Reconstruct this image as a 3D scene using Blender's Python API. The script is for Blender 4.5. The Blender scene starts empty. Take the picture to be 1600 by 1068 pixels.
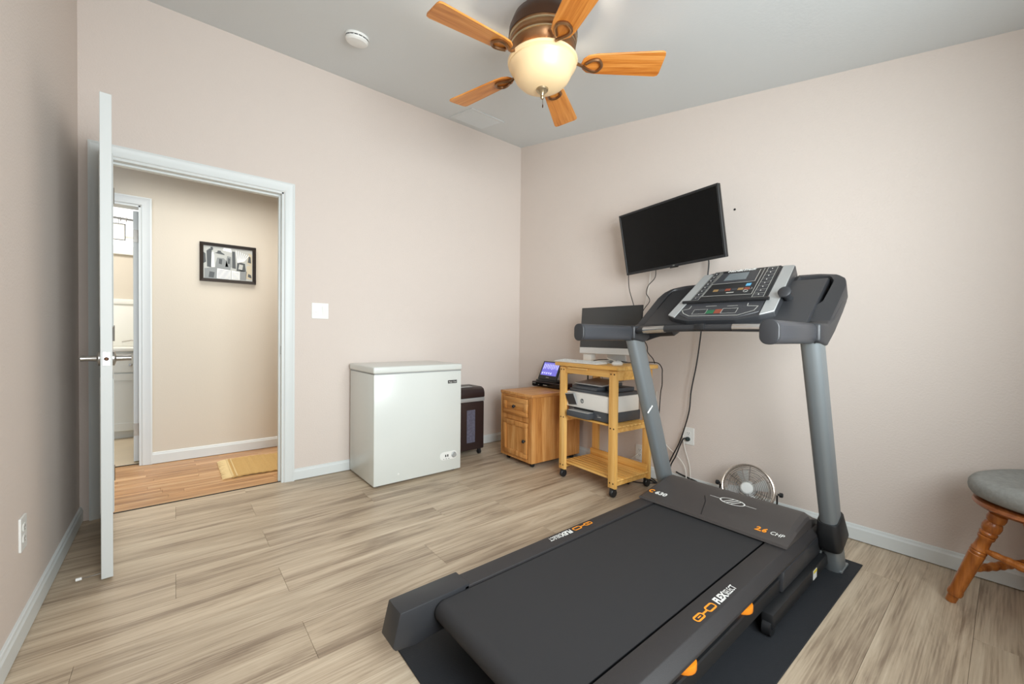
import bpy, bmesh, math, random
from mathutils import Vector, Matrix
random.seed(7)
PI = math.pi
sc = bpy.context.scene
COL = sc.collection

# ------------------------------------------------------------------ camera, world, lights, exposure
cam_d = bpy.data.cameras.new('camera'); cam = bpy.data.objects.new('camera', cam_d); COL.objects.link(cam)
YAW, PITCH, ROLL = 0.6876, -0.0144, 0.0103
fw = Vector((math.sin(YAW)*math.cos(PITCH), math.cos(YAW)*math.cos(PITCH), math.sin(PITCH)))
rt = Vector((math.cos(YAW), -math.sin(YAW), 0)); up = rt.cross(fw)
r2 = rt*math.cos(ROLL)+up*math.sin(ROLL); u2 = -rt*math.sin(ROLL)+up*math.cos(ROLL)
M = Matrix((r2, u2, -fw)).transposed().to_4x4(); M.translation = Vector((-2.7802, -3.2676, 1.0568))
cam.matrix_world = M
cam_d.sensor_width = 36; cam_d.lens = 640.43/1600*36; cam_d.clip_start = .02
sc.camera = cam

w = bpy.data.worlds.new('world'); sc.world = w; w.use_nodes = True
w.node_tree.nodes['Background'].inputs[0].default_value = (.75, .86, 1, 1)
w.node_tree.nodes['Background'].inputs[1].default_value = 1.0

def area(name, loc, aim, sx, sy, power, col):
    l = bpy.data.lights.new(name, 'AREA'); l.shape = 'RECTANGLE'; l.size = sx; l.size_y = sy; l.energy = power; l.color = col
    o = bpy.data.objects.new(name, l); COL.objects.link(o); o.location = loc
    o.rotation_euler = (Vector(aim)-Vector(loc)).to_track_quat('-Z', 'Y').to_euler()
    return o
area('window_daylight', (-1.95, -3.93, 1.45), (-.95, 0, 1.42), 1.6, 1.2, 78, (.95, .985, 1)).data.spread = math.radians(136)
area('hall_ceiling_light', (-2.2, .62, 2.40), (-2.2, .62, 0), 1.8, .6, 14, (1, .965, .90)).data.spread = math.radians(115)
area('bathroom_ceiling_light', (-3.3, 2.05, 2.38), (-3.3, 2.05, 0), .9, .6, 17, (1, .97, .92))

sc.view_settings.view_transform = 'Standard'; sc.view_settings.look = 'None'
sc.view_settings.exposure = 0.22; sc.view_settings.gamma = 1; sc.view_settings.use_curve_mapping = False
try:
    sc.cycles.use_denoising = True
    sc.cycles.max_bounces = 10; sc.cycles.diffuse_bounces = 6
except Exception: pass

# ------------------------------------------------------------------ materials
def srgb(r, g, b):
    f = lambda c: ((c/255)/12.92 if c/255 <= .04045 else ((c/255+.055)/1.055)**2.4)
    return (f(r), f(g), f(b), 1)
def mat(name, col, rough=.5, metal=0, bump=0, bscale=60, spec=.5, emit=None, es=0, coat=0, var=0):
    m = bpy.data.materials.new(name); m.use_nodes = True; nt = m.node_tree; b = nt.nodes['Principled BSDF']
    b.inputs['Base Color'].default_value = srgb(*col); b.inputs['Roughness'].default_value = rough
    b.inputs['Metallic'].default_value = metal; b.inputs['Specular IOR Level'].default_value = spec
    b.inputs['Coat Weight'].default_value = coat
    if emit: b.inputs['Emission Color'].default_value = srgb(*emit); b.inputs['Emission Strength'].default_value = es
    n = nt.nodes.new('ShaderNodeTexNoise'); n.inputs['Scale'].default_value = bscale; n.inputs['Detail'].default_value = 3
    t = nt.nodes.new('ShaderNodeTexCoord'); nt.links.new(t.outputs['Object'], n.inputs['Vector'])
    if bump:
        bp = nt.nodes.new('ShaderNodeBump'); bp.inputs['Strength'].default_value = bump; bp.inputs['Distance'].default_value = .003
        nt.links.new(n.outputs['Fac'], bp.inputs['Height']); nt.links.new(bp.outputs['Normal'], b.inputs['Normal'])
    if var:
        mx = nt.nodes.new('ShaderNodeMixRGB'); mx.blend_type = 'MULTIPLY'; mx.inputs['Fac'].default_value = var
        mx.inputs['Color1'].default_value = srgb(*col); nt.links.new(n.outputs['Color'], mx.inputs['Color2'])
        hs = nt.nodes.new('ShaderNodeMixRGB'); hs.blend_type = 'MIX'; hs.inputs['Fac'].default_value = .5
        nt.links.new(n.outputs['Fac'], mx.inputs['Color2']); nt.links.new(mx.outputs[0], b.inputs['Base Color'])
    return m
def wood(name, c1, c2, c3, axis=0, along=1.2, across=22, rough=.45, spec=.4, bump=.12, rnd=.0, fine=.3, fm_=7):
    """grain runs along the given object axis; c1 dark, c2 mid, c3 light"""
    m = bpy.data.materials.new(name); m.use_nodes = True; nt = m.node_tree; N = nt.nodes; Lk = nt.links.new
    b = N['Principled BSDF']; b.inputs['Roughness'].default_value = rough; b.inputs['Specular IOR Level'].default_value = spec
    tc = N.new('ShaderNodeTexCoord'); oi = N.new('ShaderNodeObjectInfo')
    mul = N.new('ShaderNodeVectorMath'); mul.operation = 'SCALE'; mul.inputs[0].default_value = (37, 53, 71); Lk(oi.outputs['Random'], mul.inputs['Scale'])
    add = N.new('ShaderNodeVectorMath'); add.operation = 'ADD'; Lk(tc.outputs['Object'], add.inputs[0]); Lk(mul.outputs[0], add.inputs[1])
    mp = N.new('ShaderNodeMapping'); s = [across]*3; s[axis] = along; mp.inputs['Scale'].default_value = s; Lk(add.outputs[0], mp.inputs['Vector'])
    n1 = N.new('ShaderNodeTexNoise'); n1.inputs['Scale'].default_value = 1; n1.inputs['Detail'].default_value = 7; n1.inputs['Roughness'].default_value = .62
    n1.inputs['Distortion'].default_value = .6; Lk(mp.outputs[0], n1.inputs['Vector'])
    mp2 = N.new('ShaderNodeMapping'); s2 = [across*fm_]*3; s2[axis] = along*3; mp2.inputs['Scale'].default_value = s2; Lk(add.outputs[0], mp2.inputs['Vector'])
    n2 = N.new('ShaderNodeTexNoise'); n2.inputs['Scale'].default_value = 1; n2.inputs['Detail'].default_value = 3; Lk(mp2.outputs[0], n2.inputs['Vector'])
    mix = N.new('ShaderNodeMath'); mix.operation = 'MULTIPLY_ADD'; mix.inputs[1].default_value = fine; Lk(n2.outputs['Fac'], mix.inputs[0])
    sub = N.new('ShaderNodeMath'); sub.operation = 'SUBTRACT'; sub.inputs[1].default_value = fine/2; Lk(n1.outputs['Fac'], sub.inputs[0]); Lk(sub.outputs[0], mix.inputs[2])
    rp = N.new('ShaderNodeValToRGB'); e = rp.color_ramp.elements
    e[0].position = .3; e[0].color = srgb(*c1); e[1].position = .68; e[1].color = srgb(*c3)
    k = e.new(.5); k.color = srgb(*c2); Lk(mix.outputs[0], rp.inputs['Fac'])
    out = rp.outputs[0]
    if rnd:
        mr = N.new('ShaderNodeMapRange'); mr.inputs[3].default_value = 1-rnd; mr.inputs[4].default_value = 1+rnd*.7; Lk(oi.outputs['Random'], mr.inputs[0])
        hv = N.new('ShaderNodeHueSaturation'); Lk(mr.outputs[0], hv.inputs['Value']); Lk(out, hv.inputs['Color']); out = hv.outputs[0]
    Lk(out, b.inputs['Base Color'])
    bp = N.new('ShaderNodeBump'); bp.inputs['Strength'].default_value = bump; bp.inputs['Distance'].default_value = .001
    Lk(mix.outputs[0], bp.inputs['Height']); Lk(bp.outputs[0], b.inputs['Normal'])
    return m

MT = {}
MT['wall'] = mat('wall_paint', (217, 206, 198), .85, bump=.5, bscale=110, spec=.25)
MT['hallwall'] = mat('hall_paint', (212, 204, 190), .85, bump=.15, bscale=90, spec=.25)
MT['ceiling'] = mat('ceiling_paint', (216, 220, 221), .9, bump=.18, bscale=80, spec=.2)
MT['trim'] = mat('trim_paint', (218, 223, 223), .4, spec=.4, bump=.02)
MT['door'] = mat('door_paint', (204, 208, 207), .45, bump=.03)
MT['plank'] = wood('vinyl_plank', (140, 122, 103), (186, 168, 145), (206, 190, 167), 0, 1.3, 12, .40, .4, .1, .05, fine=.5, fm_=14)
MT['hallplank'] = wood('acacia_plank', (140, 98, 62), (186, 140, 94), (212, 174, 130), 0, 1.2, 16, .35, .45, .08, .14)
MT['tile'] = mat('bathroom_tile', (222, 205, 178), .4, bump=.03, var=.15, bscale=6)
MT['oak'] = wood('oak', (158, 98, 44), (194, 134, 72), (214, 160, 98), 2, 1.6, 20, .42, .45, .1)
MT['oak_y'] = wood('oak_across', (158, 98, 44), (194, 134, 72), (214, 160, 98), 1, 1.6, 20, .42, .45, .1)
MT['oak_x'] = wood('oak_top', (160, 102, 50), (200, 142, 82), (218, 168, 108), 0, 1.6, 20, .38, .5, .08)
MT['bamboo'] = wood('bamboo_upright', (216, 160, 82), (234, 184, 106), (242, 198, 126), 2, 1.2, 26, .42, .4, .06)
MT['bamboo_y'] = wood('bamboo_board', (212, 152, 72), (232, 180, 98), (242, 198, 122), 1, 1.2, 26, .4, .45, .06, .06)
MT['stoolwood'] = wood('turned_maple', (138, 74, 26), (176, 104, 42), (196, 126, 62), 2, 3, 26, .3, .55, .05)
MT['seatwood'] = wood('stool_seat_wood', (120, 62, 26), (150, 84, 40), (170, 102, 54), 0, 3, 26, .3, .55, .05)
MT['blade'] = wood('blade_veneer', (176, 98, 32), (208, 132, 56), (226, 156, 82), 0, 2, 30, .38, .45, .04)
MT['blade_edge'] = mat('blade_edge', (120, 70, 35), .5)
MT['bronze'] = mat('brushed_bronze', (142, 106, 74), .34, .85)
MT['darkbronze'] = mat('dark_bronze', (84, 58, 42), .4, .8)
MT['brass'] = mat('pewter_brass', (176, 158, 128), .28, .9)
MT['chrome'] = mat('chrome', (205, 205, 205), .18, 1)
MT['nickel'] = mat('satin_nickel', (170, 168, 164), .3, 1)
MT['silver'] = mat('silver_plastic', (176, 178, 178), .38, .35)
MT['white'] = mat('white_plastic', (232, 233, 230), .35)
MT['freezer'] = mat('freezer_enamel', (214, 218, 214), .28, coat=.2)
MT['freezer_seal'] = mat('freezer_seal', (150, 152, 152), .6)
MT['black'] = mat('black_plastic', (30, 31, 33), .45)
MT['blackgloss'] = mat('black_gloss', (10, 10, 11), .12)
MT['tvscreen'] = mat('tv_screen', (8, 8, 9), .25, spec=.25)
MT['cable'] = mat('black_cable', (22, 22, 24), .5)
MT['wcable'] = mat('white_cable', (226, 222, 214), .5)
MT['charcoal'] = mat('charcoal_plastic', (46, 47, 50), .42, bump=.06, bscale=900)
MT['rail'] = mat('textured_rail', (48, 46, 47), .5, bump=.25, bscale=700)
MT['hood'] = mat('hood_plastic', (66, 62, 61), .4, bump=.03, bscale=400)
MT['belt'] = mat('belt_rubber', (50, 50, 52), .62, bump=.3, bscale=1500, spec=.3, var=.12)
MT['mat'] = mat('mat_rubber', (42, 44, 48), .7, bump=.3, bscale=200, spec=.3, var=.2)
MT['post'] = mat('post_paint', (132, 138, 141), .42, .45)
MT['consolegrey'] = mat('console_grey', (54, 55, 59), .4)
MT['lcd'] = mat('lcd', (112, 120, 124), .25)
MT['orange'] = mat('orange_plastic', (240, 140, 30), .35)
MT['ink_white'] = mat('white_ink', (226, 226, 222), .5)
MT['ink_grey'] = mat('grey_ink', (170, 170, 165), .5)
MT['ink_orange'] = mat('orange_ink', (240, 150, 40), .5)
MT['ink_black'] = mat('black_ink', (25, 25, 28), .5)
MT['ink_green'] = mat('green_key', (40, 140, 84), .45)
MT['ink_red'] = mat('red_key', (214, 88, 58), .45)
MT['key_tan'] = mat('tan_key', (140, 112, 72), .5); MT['key_red'] = mat('muted_red_key', (132, 66, 48), .5); MT['key_green'] = mat('muted_green_key', (34, 96, 64), .5)
MT['ink_blue'] = mat('blue_sticker', (96, 168, 206), .45)
MT['ink_yellow'] = mat('yellow_label', (222, 200, 70), .5)
MT['shred'] = mat('shredder_brown', (46, 33, 32), .38)
MT['smoke_win'] = mat('shredder_window', (112, 112, 130), .2, bump=.5, bscale=70, var=.6)
MT['printer_dark'] = mat('printer_charcoal', (70, 74, 80), .45)
MT['printer_white'] = mat('printer_white', (228, 226, 221), .45)
MT['alu'] = mat('aluminium', (214, 214, 212), .35, .25)
MT['imac_glass'] = mat('monitor_glass', (62, 62, 62), .16, spec=.45)
MT['player_screen'] = mat('player_screen', (70, 66, 150), .3, emit=(120, 116, 214), es=.75)
MT['player_light'] = mat('player_screen_light', (170, 170, 230), .3, emit=(190, 190, 240), es=.8)
MT['dvr'] = mat('recorder_case', (54, 24, 26), .3)
MT['cushion'] = mat('grey_velour', (164, 164, 160), .95, bump=.8, bscale=55, spec=.1, var=.35)
MT['jute'] = mat('jute', (206, 170, 112), .95, bump=.6, bscale=160, spec=.1, var=.3)
MT['jute_light'] = mat('jute_fringe', (220, 196, 148), .95, bump=.3, spec=.1)
MT['frame'] = mat('black_frame', (34, 25, 20), .3)
MT['p_light'] = mat('print_light', (178, 180, 176), .5); MT['p_mid'] = mat('print_mid', (132, 136, 136), .5)
MT['p_dark'] = mat('print_dark', (70, 74, 76), .5); MT['p_white'] = mat('print_white', (236, 236, 234), .5); MT['p_tan'] = mat('print_tan', (190, 180, 156), .5)
MT['dark_gap'] = mat('dark_gap', (20, 18, 16), .8)
MT['bath_white'] = mat('bath_white', (236, 236, 230), .4)
MT['bath_grey'] = mat('vanity_paint', (214, 216, 212), .45)
MT['adapter'] = mat('adapter_black', (20, 22, 24), .4)
MT['green_plug'] = mat('plug_dark', (26, 40, 38), .45)
MT['pink_rim'] = mat('fan_rim_steel', (220, 206, 194), .25, .8)
def glass(name, col, alpha=.9, rough=.02):
    m = bpy.data.materials.new(name); m.use_nodes = True; nt = m.node_tree; N = nt.nodes
    t = N.new('ShaderNodeBsdfTransparent'); t.inputs[0].default_value = srgb(*col); g = N.new('ShaderNodeBsdfGlossy'); g.inputs['Roughness'].default_value = rough
    x = N.new('ShaderNodeMixShader'); x.inputs[0].default_value = 1-alpha; nt.links.new(t.outputs[0], x.inputs[1]); nt.links.new(g.outputs[0], x.inputs[2])
    nt.links.new(x.outputs[0], N['Material Output'].inputs[0]); return m
MT['pane'] = glass('window_glass', (245, 248, 248), .93)
MT['bathpane'] = mat('frosted_bath_pane', (250, 250, 250), .6, emit=(250, 252, 255), es=.9)
def bowl_mat():
    m = bpy.data.materials.new('alabaster_glass'); m.use_nodes = True; nt = m.node_tree; N = nt.nodes
    b = N['Principled BSDF']; b.inputs['Base Color'].default_value = srgb(226, 200, 158); b.inputs['Roughness'].default_value = .35
    b.inputs['Emission Color'].default_value = srgb(255, 212, 150); b.inputs['Emission Strength'].default_value = .10
    t = N.new('ShaderNodeBsdfTranslucent'); t.inputs[0].default_value = srgb(255, 232, 196)
    x = N.new('ShaderNodeMixShader'); x.inputs[0].default_value = .018
    nt.links.new(b.outputs[0], x.inputs[1]); nt.links.new(t.outputs[0], x.inputs[2]); nt.links.new(x.outputs[0], N['Material Output'].inputs[0]); return m
MT['bowl'] = bowl_mat()

# ------------------------------------------------------------------ mesh helpers
ORG = {}
def T(): return bmesh.new()
def merge(bm, t, M=None, mi=0):
    if M is not None: bmesh.ops.transform(t, matrix=M, verts=t.verts)
    for f in t.faces: f.material_index = mi
    me = bpy.data.meshes.new('t'); t.to_mesh(me); t.free(); bm.from_mesh(me); bpy.data.meshes.remove(me); return bm
def box(bm, x0, x1, y0, y1, z0, z1, bev=0, seg=2, M=None, mi=0):
    t = bmesh.new(); bmesh.ops.create_cube(t, size=1)
    bmesh.ops.transform(t, matrix=Matrix.Translation(((x0+x1)/2, (y0+y1)/2, (z0+z1)/2)) @ Matrix.Diagonal((abs(x1-x0), abs(y1-y0), abs(z1-z0), 1)), verts=t.verts)
    if bev: bmesh.ops.bevel(t, geom=t.edges[:], offset=bev, segments=seg, affect='EDGES', profile=.5, clamp_overlap=True)
    return merge(bm, t, M, mi)
def prism(bm, pts, axis, a0, a1, bev=0, seg=2, M=None, mi=0, taper=1.0):
    """polygon in the two other axes (cyclic order), extruded along axis"""
    t = bmesh.new()
    def P(p, a, s=1):
        if axis == 'x': return (a, p[0], p[1])
        if axis == 'y': return (p[0], a, p[1])
        return (p[0], p[1], a)
    v0 = [t.verts.new(P(p, a0)) for p in pts]; v1 = [t.verts.new(P(p, a1)) for p in pts]
    n = len(pts); t.faces.new(v0); t.faces.new(v1[::-1])
    for i in range(n): t.faces.new((v0[i], v1[i], v1[(i+1) % n], v0[(i+1) % n]))
    bmesh.ops.recalc_face_normals(t, faces=t.faces)
    if bev: bmesh.ops.bevel(t, geom=t.edges[:], offset=bev, segments=seg, affect='EDGES', profile=.5, clamp_overlap=True)
    return merge(bm, t, M, mi)
def lathe(bm, prof, c=(0, 0, 0), seg=24, M=None, mi=0, cap=True):
    t = bmesh.new(); rings = []
    for r, z in prof:
        if r < 1e-5: rings.append([t.verts.new((0, 0, z))])
        else: rings.append([t.verts.new((r*math.cos(2*PI*i/seg), r*math.sin(2*PI*i/seg), z)) for i in range(seg)])
    for a, b in zip(rings, rings[1:]):
        if len(a) == 1 and len(b) == 1: continue
        for i in range(seg):
            j = (i+1) % seg
            if len(a) == 1: t.faces.new((a[0], b[j], b[i]))
            elif len(b) == 1: t.faces.new((a[i], a[j], b[0]))
            else: t.faces.new((a[i], a[j], b[j], b[i]))
    if cap:
        if len(rings[0]) > 1: t.faces.new(rings[0][::-1])
        if len(rings[-1]) > 1: t.faces.new(rings[-1])
    bmesh.ops.recalc_face_normals(t, faces=t.faces)
    return merge(bm, t, Matrix.Translation(c) @ (M or Matrix()), mi)
def smooth_path(pts, n=6):
    pts = [Vector(p) for p in pts]
    if len(pts) < 3: return pts
    out = []
    for i in range(len(pts)-1):
        p0 = pts[max(i-1, 0)]; p1 = pts[i]; p2 = pts[i+1]; p3 = pts[min(i+2, len(pts)-1)]
        for k in range(n):
            t = k/n
            out.append(.5*((2*p1)+(p2-p0)*t+(2*p0-5*p1+4*p2-p3)*t*t+(3*p1-p0-3*p2+p3)*t**3))
    out.append(pts[-1]); return out
def sweep(bm, pts, sec, closed=False, upv=None, mi=0, scale=None):
    """sec: list of 2-D section points; parallel transport"""
    pts = [Vector(p) for p in pts]; t = bmesh.new(); n = len(pts); rings = []
    prev = None
    for i, p in enumerate(pts):
        if closed: d = (pts[(i+1) % n]-pts[i-1]).normalized()
        else: d = (pts[min(i+1, n-1)]-pts[max(i-1, 0)]).normalized()
        if prev is None:
            a = Vector(upv) if upv else (Vector((0, 0, 1)) if abs(d.z) < .9 else Vector((1, 0, 0)))
        else: a = prev
        a = (a-d*a.dot(d)).normalized(); prev = a; b = d.cross(a)
        s = scale[i] if scale else 1
        rings.append([t.verts.new(p+a*(q[0]*s)+b*(q[1]*s)) for q in sec])
    m = len(sec); R = range(n) if closed else range(n-1)
    for i in R:
        A = rings[i]; B = rings[(i+1) % n]
        for j in range(m): t.faces.new((A[j], A[(j+1) % m], B[(j+1) % m], B[j]))
    if not closed: t.faces.new(rings[0][::-1]); t.faces.new(rings[-1])
    bmesh.ops.recalc_face_normals(t, faces=t.faces)
    return merge(bm, t, None, mi)
def circ(r, n=8): return [(r*math.cos(2*PI*i/n), r*math.sin(2*PI*i/n)) for i in range(n)]
def tube(bm, pts, r, seg=8, closed=False, mi=0, scale=None): return sweep(bm, pts, circ(r, seg), closed, None, mi, scale)
def ring(bm, c, R, r, seg=40, sub=6, M=None, mi=0):
    pts = [Vector((R*math.cos(2*PI*i/seg), R*math.sin(2*PI*i/seg), 0)) for i in range(seg)]
    t = bmesh.new(); tube(t, pts, r, sub, True)
    return merge(bm, t, Matrix.Translation(c) @ (M or Matrix()), mi)
def rrect(w, h, r, n=4):
    o = []
    for cx, cy, a0 in ((w/2-r, h/2-r, 0), (-w/2+r, h/2-r, 90), (-w/2+r, -h/2+r, 180), (w/2-r, -h/2+r, 270)):
        for k in range(n+1):
            a = math.radians(a0+90*k/n); o.append((cx+r*math.cos(a), cy+r*math.sin(a)))
    return o
def poly(bm, pts, mi=0):
    f = bm.faces.new([bm.verts.new(p) for p in pts]); f.material_index = mi
def strip(bm, pts, wid, normal, closed=False, mi=0):
    """flat printed line along pts, lying in the plane with this normal"""
    n = Vector(normal).normalized(); pts = [Vector(p) for p in pts]; L = len(pts)
    for i in range(L if closed else L-1):
        a = pts[i]; b = pts[(i+1) % L]; d = (b-a).normalized(); s = n.cross(d)*wid/2; e = d*wid/2
        poly(bm, [a-e-s, b+e-s, b+e+s, a-e+s], mi)
def band(bm, A, Bq, mi=0):
    a = [bm.verts.new(p) for p in A]; b = [bm.verts.new(p) for p in Bq]; n = len(a)
    for i in range(n): j = (i+1) % n; f = bm.faces.new((a[i], a[j], b[j], b[i])); f.material_index = mi
def text_into(bm, s, origin, xd, yd, size, align='CENTER', mi=0, extr=.0004, bold=0, shear=0, sx=1):
    cu = bpy.data.curves.new('t', 'FONT'); cu.body = s; cu.size = size; cu.align_x = align; cu.align_y = 'CENTER'; cu.extrude = extr; cu.offset = bold; cu.shear = shear
    cu.resolution_u = 2
    o = bpy.data.objects.new('t', cu); COL.objects.link(o)
    me = bpy.data.meshes.new_from_object(o.evaluated_get(bpy.context.evaluated_depsgraph_get()))
    xd = Vector(xd).normalized(); yd = Vector(yd); yd = (yd-xd*yd.dot(xd)).normalized(); zd = xd.cross(yd)
    Mx = Matrix((xd*sx, yd, zd)).transposed().to_4x4(); Mx.translation = Vector(origin)+zd*(extr+.0003)
    me.transform(Mx)
    t = bmesh.new(); t.from_mesh(me); bpy.data.meshes.remove(me)
    bpy.data.objects.remove(o); bpy.data.curves.remove(cu)
    return merge(bm, t, None, mi)
def obj(name, bm, m, parent=None, smooth=35, org=None, label=None):
    root = parent
    while root is not None and root.parent is not None: root = root.parent
    if root is not None and root.name in ORG: bmesh.ops.translate(bm, vec=-ORG[root.name], verts=bm.verts)
    if parent is None and org is not None: ORG['_next'] = Vector(org)
    if parent is None and org is not None: bmesh.ops.translate(bm, vec=-Vector(org), verts=bm.verts)
    me = bpy.data.meshes.new(name); bm.to_mesh(me); bm.free()
    ms = m if isinstance(m, (list, tuple)) else [m]
    for k in ms: me.materials.append(MT[k] if isinstance(k, str) else k)
    if smooth:
        for p in me.polygons: p.use_smooth = True
        me.set_sharp_from_angle(angle=math.radians(smooth))
    o = bpy.data.objects.new(name, me); COL.objects.link(o)
    if parent is not None: o.parent = parent
    elif org is not None: o.location = org; ORG[o.name] = Vector(org); ORG.pop('_next', None)
    if label: o['label'] = label
    return o
def tag(o, label, cat, group=None):
    o['label'] = label; o['category'] = cat
    if group: o['group'] = group
    return o
def thing(name, label, cat, loc=(0, 0, 0), rz=0, group=None, world=False):
    o = bpy.data.objects.new(name, None); COL.objects.link(o); o.empty_display_size = .1
    o.location = loc; o.rotation_euler = (0, 0, rz); tag(o, label, cat, group)
    if world: ORG[o.name] = Vector(loc)
    return o
def struct(name, bm, m, smooth=None, parent=None, org=None, label=None):
    o = obj(name, bm, m, parent, smooth, org, label)
    if parent is None: o['kind'] = 'structure'
    return o
def B(*a, **k): return box(T(), *a, **k)

# ------------------------------------------------------------------ the room
W = 3.193; D = 3.80; SL = .1925
def CZ(y): return 3.012+SL*y
OX0, OX1, OZ = -3.085, -2.19, 2.05         # door opening in the back wall
wb = T(); box(wb, -W-.12, OX0, 0, .12, 0, 3.3); box(wb, OX1, .12, 0, .12, 0, 3.3); box(wb, OX0, OX1, 0, .12, OZ, 3.3)
struct('wall_back', wb, 'wall')
struct('wall_right', prism(T(), [(0, 0), (-D-.12, 0), (-D-.12, CZ(-D)+.2), (0, 3.3)], 'x', 0, .12), 'wall')
struct('wall_left', prism(T(), [(0, 0), (-D-.12, 0), (-D-.12, CZ(-D)+.2), (0, 3.3)], 'x', -W-.12, -W), 'wall')
wf = T(); WX0, WX1, WZ0, WZ1 = -2.85, -1.0, .85, 2.05
box(wf, -W, WX0, -D-.12, -D, 0, CZ(-D)+.1); box(wf, WX1, 0, -D-.12, -D, 0, CZ(-D)+.1); box(wf, WX0, WX1, -D-.12, -D, 0, WZ0); box(wf, WX0, WX1, -D-.12, -D, WZ1, CZ(-D)+.1)
struct('wall_front', wf, 'wall')
win = struct('window_1', B(WX0, WX1, -D-.10, -D-.05, WZ0, WZ0+.04), 'trim')
wfm = T(); box(wfm, WX0, WX1, -D-.1, -D-.05, WZ1-.04, WZ1); box(wfm, WX0, WX0+.04, -D-.1, -D-.05, WZ0, WZ1); box(wfm, WX1-.04, WX1, -D-.1, -D-.05, WZ0, WZ1); box(wfm, -1.945, -1.905, -D-.1, -D-.05, WZ0, WZ1)
struct('window_frame', wfm, 'trim', parent=win)
for a, b in ((WX0+.04, -1.945), (-1.905, WX1-.04)): struct('pane', B(a, b, -D-.078, -D-.074, WZ0+.04, WZ1-.04), 'pane', parent=win)
ce = prism(T(), [(.12, CZ(.12)), (-D-.12, CZ(-D-.12)), (-D-.12, CZ(-D-.12)+.12), (.12, CZ(.12)+.12)], 'x', -W, 0)
struct('ceiling', ce, 'ceiling')

# floor with vinyl planks, one object each
fl = struct('floor', B(-W-.1, .1, -D-.1, .06, -.06, -.006), 'dark_gap')
plank_mesh = {}
def plank(parent, x0, x1, y0, y1, zt, m, key, gap=.0004, th=.006, bev=.0005):
    k = (key, round(x1-x0, 3), round(y1-y0, 3))
    if k not in plank_mesh:
        t = T(); lx = (x1-x0)/2-gap; ly = (y1-y0)/2-gap
        v = [(-lx, -ly, -th), (lx, -ly, -th), (lx, ly, -th), (-lx, ly, -th), (-lx, -ly, -bev), (lx, -ly, -bev), (lx, ly, -bev), (-lx, ly, -bev),
             (-lx+bev, -ly+bev, 0), (lx-bev, -ly+bev, 0), (lx-bev, ly-bev, 0), (-lx+bev, ly-bev, 0)]
        V = [t.verts.new(p) for p in v]
        for i in range(4):
            j = (i+1) % 4; t.faces.new((V[i], V[j], V[4+j], V[4+i])); t.faces.new((V[4+i], V[4+j], V[8+j], V[8+i]))
        t.faces.new(V[8:12])
        me = bpy.data.meshes.new('plank'); t.to_mesh(me); t.free(); me.materials.append(MT[m]); plank_mesh[k] = me
    o = bpy.data.objects.new('plank', plank_mesh[k]); COL.objects.link(o); o.parent = parent; o.location = ((x0+x1)/2, (y0+y1)/2, zt)
PW, PL = .2245, 1.22
ys = [-.731+PW*k for k in range(4, -15, -1)]
for i, yt in enumerate(ys):
    y1 = min(yt, .03); y0 = max(yt-PW, -D)
    if y1-y0 < .01: continue
    k = round((-.731-yt)/PW)
    off = -2.42 if k % 2 == 0 else -3.03
    if k % 4 in (1,): off += .25
    x = off-PL*2
    while x < 0:
        a = max(x, -W); b = min(x+PL, 0)
        if b-a > .01: plank(fl, a, b, y0, y1, 0, 'plank', 'room')
        x += PL
# hall floor
hf = struct('floor', B(-4.3, -.3, .06, 1.16, -.06, -.008), 'dark_gap')
y = .034; r = 0; rr = random.Random(3)
while y < 1.16:
    x = -4.3-rr.random()*.5
    while x < -.3:
        ln = rr.choice([.45, .6, .75, .9]); a = max(x, -4.3); b = min(x+ln, -.3)
        if b-a > .02: plank(hf, a, b, y, min(y+.0625, 1.18), -.002, 'hallplank', 'hall', gap=.0004)
        x += ln
    y += .0625
struct('trim_1', B(OX0, OX1, .026, .040, -.004, .0025, .001), 'dark_gap')       # threshold strip between the floors

# baseboards
def baseboard(name, p0, p1, inward, h=.083, th=.014, z0=.004):
    p0 = Vector((*p0, 0)); p1 = Vector((*p1, 0)); n = Vector((*inward, 0)); d = (p1-p0).normalized()
    prof = [(0, z0), (th, z0), (th, h-.02), (th*.72, h-.012), (th*.62, h-.003), (th*.4, h), (0, h)]
    t = T(); a = [t.verts.new(p0+n*q[0]+Vector((0, 0, q[1]))) for q in prof]; b = [t.verts.new(p1+n*q[0]+Vector((0, 0, q[1]))) for q in prof]
    for i in range(len(prof)): j = (i+1) % len(prof); t.faces.new((a[i], a[j], b[j], b[i]))
    t.faces.new(a[::-1]); t.faces.new(b); bmesh.ops.recalc_face_normals(t, faces=t.faces)
    return struct(name, t, 'trim')
baseboard('baseboard_back', (OX1+.066, 0), (-.014, 0), (0, -1))
baseboard('baseboard_right', (0, 0), (0, -D), (-1, 0))
baseboard('baseboard_left', (-W, 0), (-W, -D), (1, 0))
baseboard('baseboard_front', (-W+.014, -D), (-.014, -D), (0, 1))

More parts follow.
